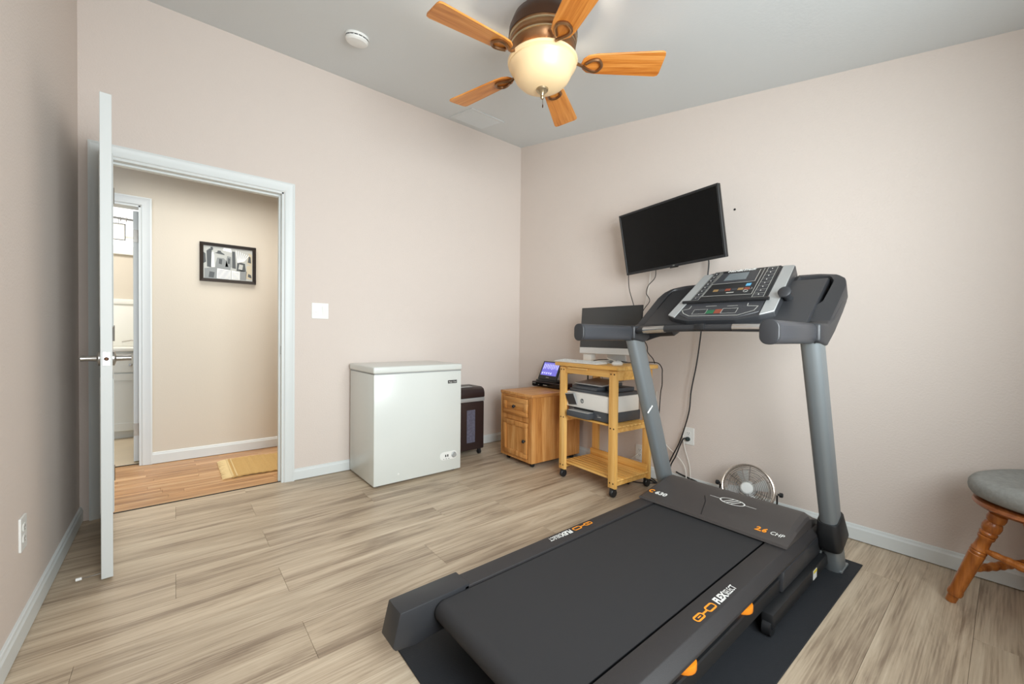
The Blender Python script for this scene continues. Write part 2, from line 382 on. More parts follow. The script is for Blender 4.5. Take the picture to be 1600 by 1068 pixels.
# door casing (moulded) and jamb
def casing(name, x0, x1, zt, yf, sgn, wd=.063, right_only=False):
    """profile swept up, across and down; yf = wall face, sgn = outward y direction"""
    prof = [(0, 0), (wd, 0), (wd, .016), (wd*.86, .017), (wd*.72, .013), (wd*.4, .011), (wd*.22, .008), (wd*.1, .009), (0, .006)]   # (away from opening, out of wall)
    t = T(); g = .006
    path = [(x0-g, 0, -1, 0), (x0-g, zt+g, -1, 1), (x1+g, zt+g, 1, 1), (x1+g, 0, 1, 0)]
    rings = [[t.verts.new((px+sx*q[0], yf+sgn*q[1], pz+sz*q[0])) for q in prof] for px, pz, sx, sz in path]
    n = len(prof)
    for A, Bq in zip(rings, rings[1:]):
        for i in range(n): j = (i+1) % n; t.faces.new((A[i], A[j], Bq[j], Bq[i]))
    t.faces.new(rings[0]); t.faces.new(rings[-1][::-1]); bmesh.ops.recalc_face_normals(t, faces=t.faces)
    return struct(name, t, 'trim', smooth=25)
casing('trim_2', OX0, OX1, OZ, 0, -1); casing('trim_3', OX0, OX1, OZ, .12, 1)
jm = T(); j0 = .018
box(jm, OX0-.004, OX0+j0*.6, -.002, .122, 0, OZ); box(jm, OX1-j0*.6, OX1+.004, -.002, .122, 0, OZ); box(jm, OX0, OX1, -.002, .122, OZ-j0*.6, OZ+.004)
box(jm, OX0+j0*.6, OX0+j0*.6+.011, .045, .080, 0, OZ-j0*.6); box(jm, OX1-j0*.6-.011, OX1-j0*.6, .045, .080, 0, OZ-j0*.6); box(jm, OX0+.02, OX1-.02, .045, .080, OZ-.022, OZ-j0*.6)
jb = struct('trim_4', jm, 'trim')
struct('strike_plate', B(OX1-.0125, OX1-.0108, .010, .036, .91, .97, .0004), 'nickel', parent=jb, label='small nickel strike plate')

# open door, seen edge on
dr = bpy.data.objects.new('door_1', None); COL.objects.link(dr); dr['kind'] = 'structure'; dr.location = (-3.076, -.020, 0)
dr.rotation_euler = (0, 0, math.atan2(-.829, .071))
LD, TD = .832, .037
lf = T(); box(lf, 0, LD, -TD/2, TD/2, .012, 2.055, .0015, 1)
obj('door_leaf', lf, 'door', dr)
for s in (-1, 1):
    for z0, z1 in ((.25, .85), (1.08, 1.85)):
        p = T(); box(p, .12, LD-.12, s*TD/2-s*.0005, s*(TD/2+.004), z0, z1, .003, 1); obj('raised_panel', p, 'door', dr)
for s in (-1, 1):
    h = T(); Mx = Matrix.Translation((LD-.062, s*TD/2, .943)) @ Matrix.Rotation(-s*PI/2, 4, 'X')
    lathe(h, [(.032, 0), (.032, .006), (.024, .010), (.013, .012), (.011, .045), (.012, .06), (0, .062)], (0, 0, 0), 20, Mx)
    tube(h, smooth_path([(LD-.062, s*(TD/2+.052), .943), (LD-.09, s*(TD/2+.056), .943), (LD-.18, s*(TD/2+.056), .943)]), .0095, 10)
    obj('door_lever', h, 'nickel', dr)
lp = T(); box(lp, LD-.0002, LD+.0012, -.012, .012, .914, .972, .0004, 1); obj('latch_plate', lp, 'nickel', dr)
lp = T(); lathe(lp, [(.0075, 0), (.0075, .004), (.004, .008), (0, .008)], (0, 0, 0), 12, Matrix.Translation((LD+.001, 0, .943)) @ Matrix.Rotation(PI/2, 4, 'Y')); obj('latch_bolt', lp, 'darkbronze', dr)
for z in (.25, 1.05, 1.83):
    hg = T(); lathe(hg, [(.006, -.045), (.006, .045)], (-.004, TD/2+.004, z), 10); obj('hinge', hg, 'nickel', dr)
ds = T(); ux = LD-.045
tube(ds, smooth_path([(ux, -TD/2, .022), (ux+.002, -TD/2-.03, .022), (ux, -TD/2-.064, .022)]), .0022, 6); obj('door_stop', ds, 'nickel', dr, label='thin metal door stop rod')
ds = T(); lathe(ds, [(0, 0), (.006, 0), (.0065, .018), (0, .019)], (0, 0, 0), 10, Matrix.Translation((ux, -TD/2-.058, .022)) @ Matrix.Rotation(PI/2, 4, 'X')); obj('rubber_tip', ds, 'white', dr, label='white rubber door stop tip')

# ------------------------------------------------------------------ hall and bathroom beyond the door
HB = 1.1; BX0, BX1, BZ = -3.78, -2.992, 2.05
hw = T(); box(hw, -4.3, BX0, HB, HB+.12, 0, 2.56); box(hw, BX1, -.3, HB, HB+.12, 0, 2.56); box(hw, BX0, BX1, HB, HB+.12, BZ, 2.56); struct('wall_hall', hw, 'hallwall')
struct('wall_hall_left', B(-4.42, -4.3, .12, 3.2, 0, 2.56), 'hallwall'); struct('wall_hall_right', B(-.42, -.3, .12, 1.1, 0, 2.56), 'hallwall')
struct('ceiling', B(-4.4, -.3, .12, 1.22, 2.46, 2.56), 'ceiling'); struct('ceiling', B(-4.4, -2.4, 1.22, 3.2, 2.46, 2.56), 'ceiling')
baseboard('baseboard_hall', (BX1+.068, HB), (-.42, HB), (0, -1), h=.092, z0=.002)
casing('trim_5', BX0, BX1, BZ, HB, -1, wd=.062)
jm = T(); box(jm, BX1-.011, BX1+.004, HB-.002, HB+.122, 0, BZ); box(jm, BX0-.004, BX0+.011, HB-.002, HB+.122, 0, BZ); box(jm, BX0, BX1, HB-.002, HB+.122, BZ-.011, BZ+.004); struct('trim_6', jm, 'trim')
struct('trim_7', B(BX0, BX1, HB+.06, HB+.075, -.004, .002), 'dark_gap')
d2 = bpy.data.objects.new('door_2', None); COL.objects.link(d2); d2['kind'] = 'structure'; d2.location = (BX1-.014, HB+.115, 0); d2.rotation_euler = (0, 0, PI/2+.035)
t = T(); box(t, .004, .74, 0, .036, .012, 2.03, .0015, 1); obj('door_leaf', t, 'door', d2)
for z in (.27, 1.83):
    t = T(); box(t, .001, .0045, .004, .034, z-.05, z+.05, .0004, 1); lathe(t, [(.006, -.05), (.006, .05)], (.0, -.003, z), 8); obj('hinge', t, 'nickel', d2, label='nickel door hinge')
struct('floor', B(-4.3, -2.4, 1.18, 3.2, -.06, -.001), 'tile')
bw = T(); bzs = 1.93; wx0, wx1 = -3.75, -2.75
box(bw, -4.3, -2.4, 2.90, 3.02, 0, bzs); box(bw, -4.3, wx0, 2.9, 3.02, bzs, 2.5); box(bw, wx1, -2.4, 2.9, 3.02, bzs, 2.5); struct('wall_bath', bw, 'hallwall')
struct('wall_bath_right', B(-2.52, -2.4, 1.22, 2.9, 0, 2.46), 'hallwall')
w2 = struct('window_2', B(wx0-.05, wx1+.05, 2.86, 2.9, bzs-.03, bzs+.03, .003), 'bath_white')
struct('pane', B(wx0, wx1, 2.95, 2.96, bzs, 2.46), 'bathpane', parent=w2)
t = T()
for zz in (bzs+.055, 2.10): box(t, wx0, wx1, 2.93, 2.95, zz-.012, zz+.012)
struct('window_frame', t, 'bath_white', parent=w2)
rod = T(); tube(rod, [(wx0, 2.84, 2.30), (wx1, 2.84, 2.26)], .012, 8); cr = obj('curtain_rod', rod, 'nickel', None, org=(-3.25, 2.84, 2.28)); tag(cr, 'grey curtain rod across the bright bathroom window', 'curtain rod')
t = T()
for xx in (-3.235, -3.19, -3.12, -3.30): ring(t, (xx, 2.84, 2.272), .022, .004, 14, 5, Matrix.Rotation(PI/2, 4, 'Y'))
obj('curtain_ring', t, 'nickel', cr)['kind'] = 'stuff'
hs = thing('hanging_sign', 'small white square sign hanging from the bathroom curtain rod', 'sign', (-3.235, 2.835, 2.0), world=True)
t = T(); box(t, -3.31, -3.195, 2.832, 2.838, 2.045, 2.225, .001, 1); obj('sign_board', t, 'bath_white', hs)
t = T(); strip(t, [(-3.306, 2.831, 2.05), (-3.199, 2.831, 2.05), (-3.199, 2.831, 2.22), (-3.306, 2.831, 2.22)], .008, (0, -1, 0), True); obj('dark_border', t, 'p_dark', hs, smooth=0)
t = T(); tube(t, [(-3.25, 2.835, 2.225), (-3.25, 2.838, 2.272)], .002, 5); obj('cord', t, 'p_dark', hs)
# vanity
va = thing('bathroom_vanity', 'white shaker bathroom vanity glimpsed past the door edge', 'vanity', (-3.3, 2.55, 0), world=True)
VF = 2.28
t = T(); box(t, -3.95, -2.56, VF, 2.885, .075, .865); box(t, -3.9, -2.6, VF+.06, 2.885, 0, .075); obj('body', t, 'bath_grey', va)
for x0, x1 in ((-3.47, -3.02), (-3.94, -3.49), (-3.0, -2.58)):
    t = T(); box(t, x0, x1, VF-.018, VF, .66, .85, .002, 1); dw = obj('drawer', t, 'bath_grey', va)
    t = T(); lathe(t, [(.006, 0), (.006, .012), (.014, .018), (.012, .026), (0, .028)], (0, 0, 0), 12, Matrix.Translation(((x0+x1)/2+.122, VF-.018, .735)) @ Matrix.Rotation(PI/2, 4, 'X')); obj('knob', t, 'nickel', dw)
    t = T(); box(t, x0, x1, VF-.012, VF, .085, .645, .002, 1)
    for a in ((x0, x1, .58, .645), (x0, x1, .085, .16), (x0, x0+.06, .16, .58), (x1-.06, x1, .16, .58)): box(t, a[0], a[1], VF-.020, VF-.011, a[2], a[3], .001, 1)
    obj('door', t, 'bath_grey', va)
t = T(); box(t, -3.97, -2.54, VF-.03, 2.885, .867, .90, .004); obj('countertop', t, 'bath_white', va)
t = T(); box(t, -3.97, -2.54, 2.86, 2.897, .902, 1.36, .002); box(t, -3.97, -2.54, 2.845, 2.897, 1.36, 1.415, .004); obj('backsplash', t, 'bath_white', va)
fa = thing('basin_faucet', 'small chrome basin faucet on the white vanity top', 'faucet', (-3.13, 2.5, .9), world=True)
t = T(); lathe(t, [(.022, 0), (.018, .01), (.012, .03), (.011, .07), (0, .075)], (-3.1, 2.5, .9), 14); obj('faucet_body', t, 'chrome', fa)
t = T(); tube(t, smooth_path([(-3.1, 2.5, .965), (-3.13, 2.48, .968), (-3.2, 2.46, .955)]), .009, 8); obj('spout', t, 'chrome', fa)
# hall picture
pf = thing('framed_picture', 'black framed black-and-white picture hanging on the hall wall', 'picture', (-2.4185, HB-.012, 1.5), world=True)
px0, px1, pz0, pz1 = -2.622, -2.216, 1.498, 1.828; fwid = .026
t = T()
rg = [[(px0, pz0), (px1, pz0), (px1, pz1), (px0, pz1)], [(px0+fwid, pz0+fwid), (px1-fwid, pz0+fwid), (px1-fwid, pz1-fwid), (px0+fwid, pz1-fwid)]]
V = [[t.verts.new((p[0], yy, p[1])) for p in rg[k]] for k, yy in ((0, HB-.001), (0, HB-.022), (1, HB-.014), (1, HB-.004))]
for A, Bq in zip(V, V[1:]):
    for i in range(4): j = (i+1) % 4; t.faces.new((A[i], A[j], Bq[j], Bq[i]))
bmesh.ops.recalc_face_normals(t, faces=t.faces); obj('frame', t, 'frame', pf, smooth=0)
t = T(); yy = HB-.008; x0, x1, z0, z1 = px0+fwid, px1-fwid, pz0+fwid, pz1-fwid; WW = x1-x0; HH = z1-z0
def Q(pts, mi, lay): poly(t, [(x0+WW*p[0], yy-.0004*lay, z0+HH*p[1]) for p in pts], mi)
Q([(0, 0), (1, 0), (1, 1), (0, 1)], 0, 0)
Q([(.02, .0), (.5, .0), (.55, .45), (.02, .3)], 1, 1)
Q([(.07, .36), (.15, .34), (.16, .85), (.12, .92), (.06, .84)], 2, 2)           # standing man in a dark coat
Q([(.13, .88), (.16, .86), (.19, .90), (.18, .97), (.14, .97)], 2, 2)
Q([(.15, .36), (.22, .36), (.21, .72), (.19, .84), (.16, .80)], 3, 2)           # woman in a pale dress
Q([(.23, .34), (.5, .36), (.46, .58), (.4, .66), (.27, .66), (.24, .5)], 1, 2)  # figure under a wide hat
Q([(.28, .66), (.38, .66), (.39, .76), (.28, .76)], 0, 3)
Q([(.22, .80), (.42, .76), (.41, .79), (.35, .84), (.34, .88), (.28, .88), (.27, .83)], 2, 3)
Q([(.43, .4), (.56, .4), (.55, .72), (.47, .74)], 1, 2); Q([(.57, .38), (.65, .36), (.63, .9), (.57, .9)], 2, 2)
Q([(.66, .3), (.86, .3), (.84, .55), (.68, .6)], 2, 2)
for k in range(7): Q([(.68+.02*k, .56+.01*k), (.70+.02*k, .55+.01*k), (.66+.045*k, .94-.02*k), (.645+.045*k, .95-.02*k)], 3, 3)
Q([(.88, .55), (.99, .5), (.99, .85), (.92, .9)], 4, 2); Q([(.86, .08), (.99, .05), (.99, .5), (.88, .5)], 4, 2); Q([(.72, .02), (.86, .02), (.88, .3), (.74, .34)], 1, 2)
Q([(.26, .02), (.54, .02), (.54, .30), (.27, .33)], 3, 4); Q([(.56, .02), (.73, .02), (.73, .27), (.56, .30)], 3, 4)
for k in range(6):
    Q([(.28, .05+.043*k), (.53, .045+.043*k), (.53, .055+.043*k), (.28, .06+.043*k)], 2, 5); Q([(.575, .045+.037*k), (.715, .043+.037*k), (.715, .052+.037*k), (.575, .054+.037*k)], 1, 5)
Q([(.1, .04), (.2, .03), (.22, .2), (.12, .22)], 2, 2); Q([(0, .45), (.05, .5), (.04, .75), (0, .8)], 2, 2); Q([(.38, .9), (.56, .86), (.55, .98), (.4, .99)], 3, 2); Q([(.3, .48), (.36, .46), (.37, .62), (.31, .63)], 2, 4); Q([(.48, .5), (.52, .5), (.53, .66), (.49, .68)], 2, 4); Q([(.9, .6), (.97, .58), (.96, .78), (.92, .8)], 2, 4); Q([(.9, .14), (.98, .1), (.97, .2), (.91, .24)], 2, 4); Q([(.7, .36), (.78, .34), (.8, .5), (.72, .52)], 0, 4)
obj('print', t, ['p_light', 'p_mid', 'p_dark', 'p_white', 'p_tan'], pf, smooth=0)
# hall rug
ru = thing('woven_rug', 'tan woven jute runner rug with fringed end on the hall floor', 'rug', (-1.8, .58, 0), world=True)
t = T(); nxr, nyr = 60, 30; rx0, rx1, ry0, ry1 = -2.46, -1.0, .315, .835
V = [[t.verts.new((rx0+(rx1-rx0)*i/nxr, ry0+(ry1-ry0)*j/nyr+.006*math.sin(i*.4), .008+.004*((i % 2)*(1-.5*(j % 2)))+(.004*math.sin(i*.3) if j in (0, nyr) else 0))) for j in range(nyr+1)] for i in range(nxr+1)]
for i in range(nxr):
    for j in range(nyr): t.faces.new((V[i][j], V[i+1][j], V[i+1][j+1], V[i][j+1]))
ex = bmesh.ops.extrude_edge_only(t, edges=[e for e in t.edges if e.is_boundary]); bmesh.ops.translate(t, vec=(0, 0, -.008), verts=[v for v in ex['geom'] if isinstance(v, bmesh.types.BMVert)])
bmesh.ops.recalc_face_normals(t, faces=t.faces); obj('weave', t, 'jute', ru, smooth=0)
t = T()
for k in range(26):
    yy = ry0+.01+(ry1-ry0-.02)*k/25; tube(t, [(rx0+.005, yy, .009), (rx0-.03, yy+random.uniform(-.006, .006), .008), (rx0-.06, yy+random.uniform(-.01, .01), .004)], .006, 5, scale=[1, .9, .5])
obj('fringe', t, 'jute_light', ru)['kind'] = 'stuff'
t = T(); tube(t, [(rx0+.004, ry0+.005, .013), (rx0+.004, ry1-.005, .013)], .007, 6); tube(t, [(rx0+.03, ry0+.005, .012), (rx0+.03, ry1-.005, .012)], .005, 6); obj('border_cord', t, 'jute_light', ru)

# ------------------------------------------------------------------ wall plates
def plate(name, label, M_, w, h, kind, group=None):
    """built in local XZ facing -Y, M_ places it"""
    o = thing(name, label, 'switch' if 'switch' in name else 'outlet', M_.translation, M_.to_euler().z, group)
    t = T(); prism(t, rrect(w, h, .004), 'y', 0, -.006, .0015, 1); obj('cover_plate', t, 'white', o)
    if kind == 'switch':
        t = T(); prism(t, [(-.046, -.033), (-.013, -.033), (-.013, .033), (-.046, .033)], 'y', -.006, -.0085, .001, 1); rk = obj('rocker', t, 'white', o)
        t = T(); box(t, -.034, -.024, -.0115, -.0085, -.012, -.004, .001, 1); obj('dimmer_slide', t, 'white', rk)
        t = T(); prism(t, [(-.0062, -.033), (-.0115, .033), (-.006, .033)], 'x', .013, .046); obj('rocker', t, 'white', o)
    else:
        for s in (-1, 1):
            t = T(); prism(t, rrect(.034, .028, .010), 'y', -.006, -.0078, .0006, 1, M=Matrix.Translation((0, 0, s*.0195))); sk = obj('socket', t, 'white', o)
            t = T(); box(t, -.008, -.006, -.0083, -.0079, s*.0195-.001, s*.0195+.007); box(t, .006, .008, -.0083, -.0079, s*.0195-.001, s*.0195+.007); box(t, -.002, .002, -.0083, -.0079, s*.0195-.009, s*.0195-.005); obj('slot', t, 'black', sk)['kind'] = 'stuff'
    return o
plate('light_switch', 'white double light switch plate on the wall right of the doorway', Matrix.Translation((-1.948, 0, 1.229)), .116, .116, 'switch')
plate('wall_outlet', 'white outlet with a plugged black cord right of the treadmill post', Matrix.Translation((0, -1.846, .370)) @ Matrix.Rotation(-PI/2, 4, 'Z'), .078, .118, 'o')
plate('wall_outlet', 'white outlet low on the wall behind the wooden cart', Matrix.Translation((0, -1.46, .168)) @ Matrix.Rotation(-PI/2, 4, 'Z'), .074, .116, 'o')
plate('wall_outlet', 'white outlet on the left wall near the open door', Matrix.Translation((-W, -1.105, .358)) @ Matrix.Rotation(PI/2, 4, 'Z'), .072, .116, 'o')
t = T(); lathe(t, [(.007, 0), (.007, .0015), (0, .0015)], (0, 0, 0), 10, Matrix.Translation((0, -2.125, 1.885)) @ Matrix.Rotation(-PI/2, 4, 'Y')); o = obj('wall_anchor', t, 'ink_black', None, org=(0, -2.125, 1.885)); tag(o, 'small black anchor hole in the wall right of the television', 'anchor')

# ------------------------------------------------------------------ ceiling things
TC = math.atan(SL)
def ceilM(x, y): return Matrix.Translation((x, y, CZ(y))) @ Matrix.Rotation(TC, 4, 'X')
sd = thing('smoke_detector', 'round white smoke detector on the ceiling left of the fan', 'smoke detector', (-1.92, -.70, CZ(-.70))); sd.rotation_euler = (TC, 0, 0)
lathe_b = lathe(T(), [(.068, 0), (.070, -.006), (.069, -.014), (.062, -.0145), (.062, -.019)], (0, 0, 0), 36, cap=True); obj('base', lathe_b, 'white', sd)
obj('cap', lathe(T(), [(.062, -.019), (.067, -.020), (.066, -.030), (.058, -.038), (.03, -.042), (0, -.043)], (0, 0, 0), 36), 'white', sd)
t = T()
for k in range(16):
    a = 2*PI*k/16; box(t, .0615, .0665, -.009, .009, -.0185, -.0150, M=Matrix.Rotation(a, 4, 'Z'))
obj('vent_slot', t, 'p_dark', sd)['kind'] = 'stuff'
vt = thing('ceiling_vent', 'white rectangular air vent in the ceiling near the corner', 'vent', (-.72, -.245, CZ(-.245))); vt.rotation_euler = (TC, 0, 0)
t = T(); hw_, hh_ = .175, .178
for a in ((-hw_, hw_, hh_-.028, hh_), (-hw_, hw_, -hh_, -hh_+.028), (-hw_, -hw_+.028, -hh_+.028, hh_-.028), (hw_-.028, hw_, -hh_+.028, hh_-.028)): box(t, a[0], a[1], a[2], a[3], -.008, 0, .002, 1)
obj('frame', t, 'ceiling', vt)
sm = None
for k in range(12):
    t = T(); yk = -hh_+.04+k*.0245
    box(t, -hw_+.028, hw_-.028, -.0125, .0125, -.001, .001, M=Matrix.Translation((0, yk, -.006)) @ Matrix.Rotation(-.32, 4, 'X')); obj('slat', t, 'ceiling', vt)
t = T(); box(t, -hw_+.02, hw_-.02, -hh_+.02, hh_-.02, -.0012, -.0002); obj('duct', t, 'ceiling', vt)

# ceiling fan
FX, FY, FZ = -1.415, -1.815, 2.365
cf = thing('ceiling_fan', 'bronze five-blade ceiling fan with lit cream glass bowl', 'ceiling fan', (FX, FY, FZ))
zc = CZ(FY)-FZ
t = T(); lathe(t, [(.075, zc+.014), (.075, zc-.012), (.060, zc-.045), (.030, zc-.06), (.03, zc-.075)], (0, 0, 0), 32); obj('canopy', t, 'darkbronze', cf)
t = T(); lathe(t, [(.03, .245), (.09, .238), (.140, .205), (.160, .155), (.163, .118), (.157, .112), (.160, .106), (.160, .086), (.150, .078), (.155, .072), (.150, .05), (.128, .03), (.132, .024), (.118, .008), (.09, .002), (0, .002)], (0, 0, 0), 48)
obj('motor_housing', t, 'bronze', cf)
t = T(); lathe(t, [(.03, .247), (.092, .24), (.142, .207), (.162, .157), (.1648, .119)], (0, 0, 0), 48, cap=False); obj('upper_shell', t, 'darkbronze', cf, label='dark bronze upper motor shell')
t = T(); lathe(t, [(.1585, .100), (.1635, .104), (.1635, .110), (.1585, .114)], (0, 0, 0), 48, cap=False); lathe(t, [(.1495, .066), (.1575, .070), (.1575, .076), (.150, .080)], (0, 0, 0), 48, cap=False); obj('trim_ring', t, 'brass', cf, label='bright brass trim rings')
for k in range(5):
    a = math.radians(-40.3+72*k); Mz = Matrix.Rotation(a, 4, 'Z') @ Matrix.Rotation(math.radians(-12), 4, 'X')
    r0, r1, w0, w1 = .185, .572, .054, .070
    pts = [(r0+.03, -w0*.85), (r0+.07, -w0), (r1-.018, -w1), (r1-.004, -w1+.006), (r1, -w1+.02), (r1, w1-.02), (r1-.004, w1-.006), (r1-.018, w1), (r0+.07, w0), (r0+.03, w0*.85), (r0+.008, w0*.5), (r0, 0), (r0+.008, -w0*.5)]
    t = T(); prism(t, pts, 'z', -.004, .004, .0012, 1)
    bo = obj('blade', t, 'blade', cf); bo.rotation_euler = Mz.to_euler()
    # blade iron: arm with an open loop below the blade
    t = T(); tube(t, smooth_path([(.10, 0, .012), (.15, 0, .006), (.185, 0, -.010), (.205, .012, -.011), (.235, .030, -.010), (.265, .030, -.010), (.282, .0, -.010), (.265, -.030, -.010), (.235, -.030, -.010), (.205, -.012, -.011)], 4), .0075, 6)
    box(t, .085, .16, -.016, .016, .004, .014, .003)
    obj('blade_iron', t, 'bronze', bo)
t = T(); lathe(t, [(.07, .004), (.075, -.01), (.10, -.02), (.10, -.026), (.03, -.026)], (0, 0, 0), 36); obj('light_fitter', t, 'brass', cf)
BZt = .008
prof = [(.150, BZt+.002), (.163, BZt+.002), (.168, BZt-.004), (.166, BZt-.013), (.158, BZt-.017), (.160, BZt-.026), (.153, BZt-.036), (.145, BZt-.046), (.140, BZt-.060), (.129, BZt-.082), (.107, BZt-.104), (.076, BZt-.120), (.04, BZt-.128), (.012, BZt-.130)]
inner = [(r-.004, z+.003) for r, z in prof[::-1]]
t = T(); lathe(t, prof+inner, (0, 0, 0), 56, cap=False); bw_o = obj('glass_bowl', t, 'bowl', cf, label='lit cream alabaster glass bowl')
t = T(); lathe(t, [(.012, BZt-.122), (.030, BZt-.126), (.028, BZt-.136), (.012, BZt-.150), (.008, BZt-.162), (.010, BZt-.168), (.006, BZt-.175), (0, BZt-.176)], (0, 0, 0), 20); fn = obj('finial', t, 'brass', cf)
t = T(); tube(t, [(.004, 0, BZt-.172), (.004, 0, BZt-.20)], .0012, 5); lathe(t, [(0, -.012), (.003, -.008), (.0025, .004), (0, .008)], (.004, 0, BZt-.205), 8); obj('pull_chain', t, 'darkbronze', fn)
for k, (bx, by) in enumerate(((-.075, .01), (.05, -.055), (.03, .07))):
    t = T(); lathe(t, [(0, -.028), (.018, -.024), (.024, -.008), (.018, .010), (.011, .022), (.011, .034), (0, .034)], (bx, by, BZt-.055), 14)
    m = MT.get('bulb') or mat('bulb', (255, 240, 210), .4, emit=(255, 220, 160), es=10); MT['bulb'] = m
    obj('bulb', t, 'bulb', bw_o)
    l = bpy.data.lights.new('fan_bulb_light', 'POINT'); l.energy = 13.0; l.color = (1, .86, .66); l.shadow_soft_size = .03
    lo = bpy.data.objects.new('fan_bulb_light', l); COL.objects.link(lo); lo.location = (FX+bx*1.15, FY+by*1.15, FZ+BZt-.030)

# ------------------------------------------------------------------ chest freezer
fz = thing('chest_freezer', 'white chest freezer standing against the back wall', 'freezer', (-1.39, -.28, 0), world=True)
x0, x1, y0, y1 = -1.741, -1.039, -.527, -.036
t = T(); box(t, x0+.003, x1-.003, y0, y1, .014, .782, .006); obj('body', t, 'freezer', fz)
t = T(); box(t, x0+.006, x1-.006, y0+.006, y1-.004, .781, .790); obj('seal', t, 'freezer_seal', fz)
t = T(); box(t, x0-.003, x1+.003, y0-.006, y1, .789, .836, .012, 4); obj('lid', t, 'freezer', fz)
for xx, yy in ((x0+.05, y0+.05), (x1-.05, y0+.05), (x0+.05, y1-.05), (x1-.05, y1-.05)):
    t = T(); lathe(t, [(.018, 0), (.018, .016)], (xx, yy, 0), 12); obj('foot', t, 'black', fz)
t = T(); box(t, -1.163, -1.083, y0-.003, y0, .688, .712, .001, 1); bd = obj('badge', t, 'black', fz, label='small black name badge')
t = T(); text_into(t, 'Magic Chef', (-1.123, y0-.003, .699), (1, 0, 0), (0, 0, 1), .0155); obj('lettering', t, 'ink_white', bd, smooth=0)
t = T(); prism(t, rrect(.150, .062, .028), 'y', y0, y0-.003, .001, 1, M=Matrix.Translation((-1.152, 0, .132))); cp_ = obj('control_panel', t, 'white', fz)
t = T(); lathe(t, [(.022, 0), (.022, .004), (.017, .006), (.016, .016), (0, .017)], (0, 0, 0), 20, Matrix.Translation((-1.107, y0-.003, .132)) @ Matrix.Rotation(PI/2, 4, 'X')); obj('thermostat_knob', t, 'silver', cp_)
t = T()
for xx in (-1.178, -1.160): box(t, xx-.005, xx+.005, y0-.0036, y0-.003, .124, .142)
for k in range(3): box(t, -1.20+.022*k, -1.19+.022*k, y0-.0035, y0-.003, .108, .111)
obj('indicator_window', t, 'ink_black', cp_)['kind'] = 'stuff'
t = T(); lathe(t, [(.007, 0), (.007, .003), (0, .003)], (0, 0, 0), 12, Matrix.Translation((-1.56, y0, .072)) @ Matrix.Rotation(PI/2, 4, 'X')); obj('drain_plug', t, 'white', fz)

# ------------------------------------------------------------------ paper shredder
sh = thing('paper_shredder', 'dark brown paper shredder on casters beside the white freezer', 'shredder', (-.79, -.16, 0), world=True)
x0, x1, y0, y1 = -.945, -.636, -.275, -.030
t = T(); box(t, x0, x1, y0, y1, .05, .475, .012, 3); obj('bin', t, 'shred', sh)
t = T(); box(t, x0-.002, x1+.002, y0-.003, y1+.002, .475, .510, .006); obj('band', t, 'silver', sh, label='silver band below the cutter head')
t = T(); prism(t, [(y0-.004, .510), (y1+.003, .510), (y1+.003, .600), (y0+.045, .600), (y0+.012, .585), (y0-.002, .555)], 'x', x0-.003, x1+.003, .008, 2); hd = obj('cutter_head', t, 'shred', sh)
t = T(); box(t, x0+.05, x1-.05, -.155, -.135, .598, .6015, .001, 1); obj('paper_slot', t, 'ink_black', hd)
t = T(); box(t, x0+.07, x1-.10, -.235, -.175, .5995, .604, .002, 1); obj('control_strip', t, 'silver', hd)
t = T(); prism(t, [(-.822, .118), (-.735, .118), (-.735, .405), (-.822, .405)], 'y', y0-.003, y0+.004, .002, 1); obj('bin_window', t, 'smoke_win', sh, label='clear bin window full of shreds')
for xx, yy in ((x1-.035, y0+.03), (x0+.035, y0+.03), (x1-.035, y1-.03), (x0+.035, y1-.03)):
    t = T(); lathe(t, [(.021, -.011), (.021, .011)], (0, 0, 0), 14, Matrix.Translation((xx, yy, .0212)) @ Matrix.Rotation(PI/2, 4, 'Y')); box(t, xx-.014, xx+.014, yy-.012, yy+.012, .030, .052, .003, 1); obj('caster', t, 'black', sh)

# ------------------------------------------------------------------ oak cabinet
cb = thing('filing_cabinet', 'small oak cabinet with drawer and door between shredder and cart', 'cabinet', (-.595, -.6675, 0), math.radians(-2))
hw = .208; dp = .545                     # local: front at x=0, depth +x, y +-hw
t = T(); box(t, 0, dp, hw-.018, hw, .042, .565, .001, 1); obj('side_panel', t, 'oak', cb)
t = T(); box(t, 0, dp, -hw, -hw+.018, .042, .565, .001, 1); obj('side_panel', t, 'oak', cb)
t = T(); box(t, .02, dp, -hw+.018, hw-.018, .042, .06); box(t, dp-.012, dp, -hw+.018, hw-.018, .06, .565); obj('carcass', t, 'oak', cb)
t = T(); box(t, -.006, dp, -hw-.004, hw+.004, .565, .592, .006, 3); obj('top', t, 'oak_x', cb)
t = T(); box(t, 0, .02, -hw+.018, -hw+.046, .042, .565); box(t, 0, .02, hw-.046, hw-.018, .042, .565); box(t, 0, .02, -hw+.046, hw-.046, .042, .070); box(t, 0, .02, -hw+.046, hw-.046, .36, .402); box(t, 0, .02, -hw+.046, hw-.046, .552, .565); obj('face_frame', t, 'oak', cb)
def shaker(y0, y1, z0, z1, mname, st=.036):
    t = T()
    for a in ((y0, y1, z1-st, z1), (y0, y1, z0, z0+st), (y0, y0+st, z0+st, z1-st), (y1-st, y1, z0+st, z1-st)): box(t, -.016, .002, a[0], a[1], a[2], a[3], .0035, 2)
    box(t, -.006, .002, y0+st-.004, y1-st+.004, z0+st-.004, z1-st+.004)
    # sloped inner moulding
    for (p, q) in (((y0+st, z0+st), (y1-st, z0+st)), ((y1-st, z0+st), (y1-st, z1-st)), ((y1-st, z1-st), (y0+st, z1-st)), ((y0+st, z1-st), (y0+st, z0+st))): tube(t, [(-.0105, p[0], p[1]), (-.0105, q[0], q[1])], .005, 6)
    return t
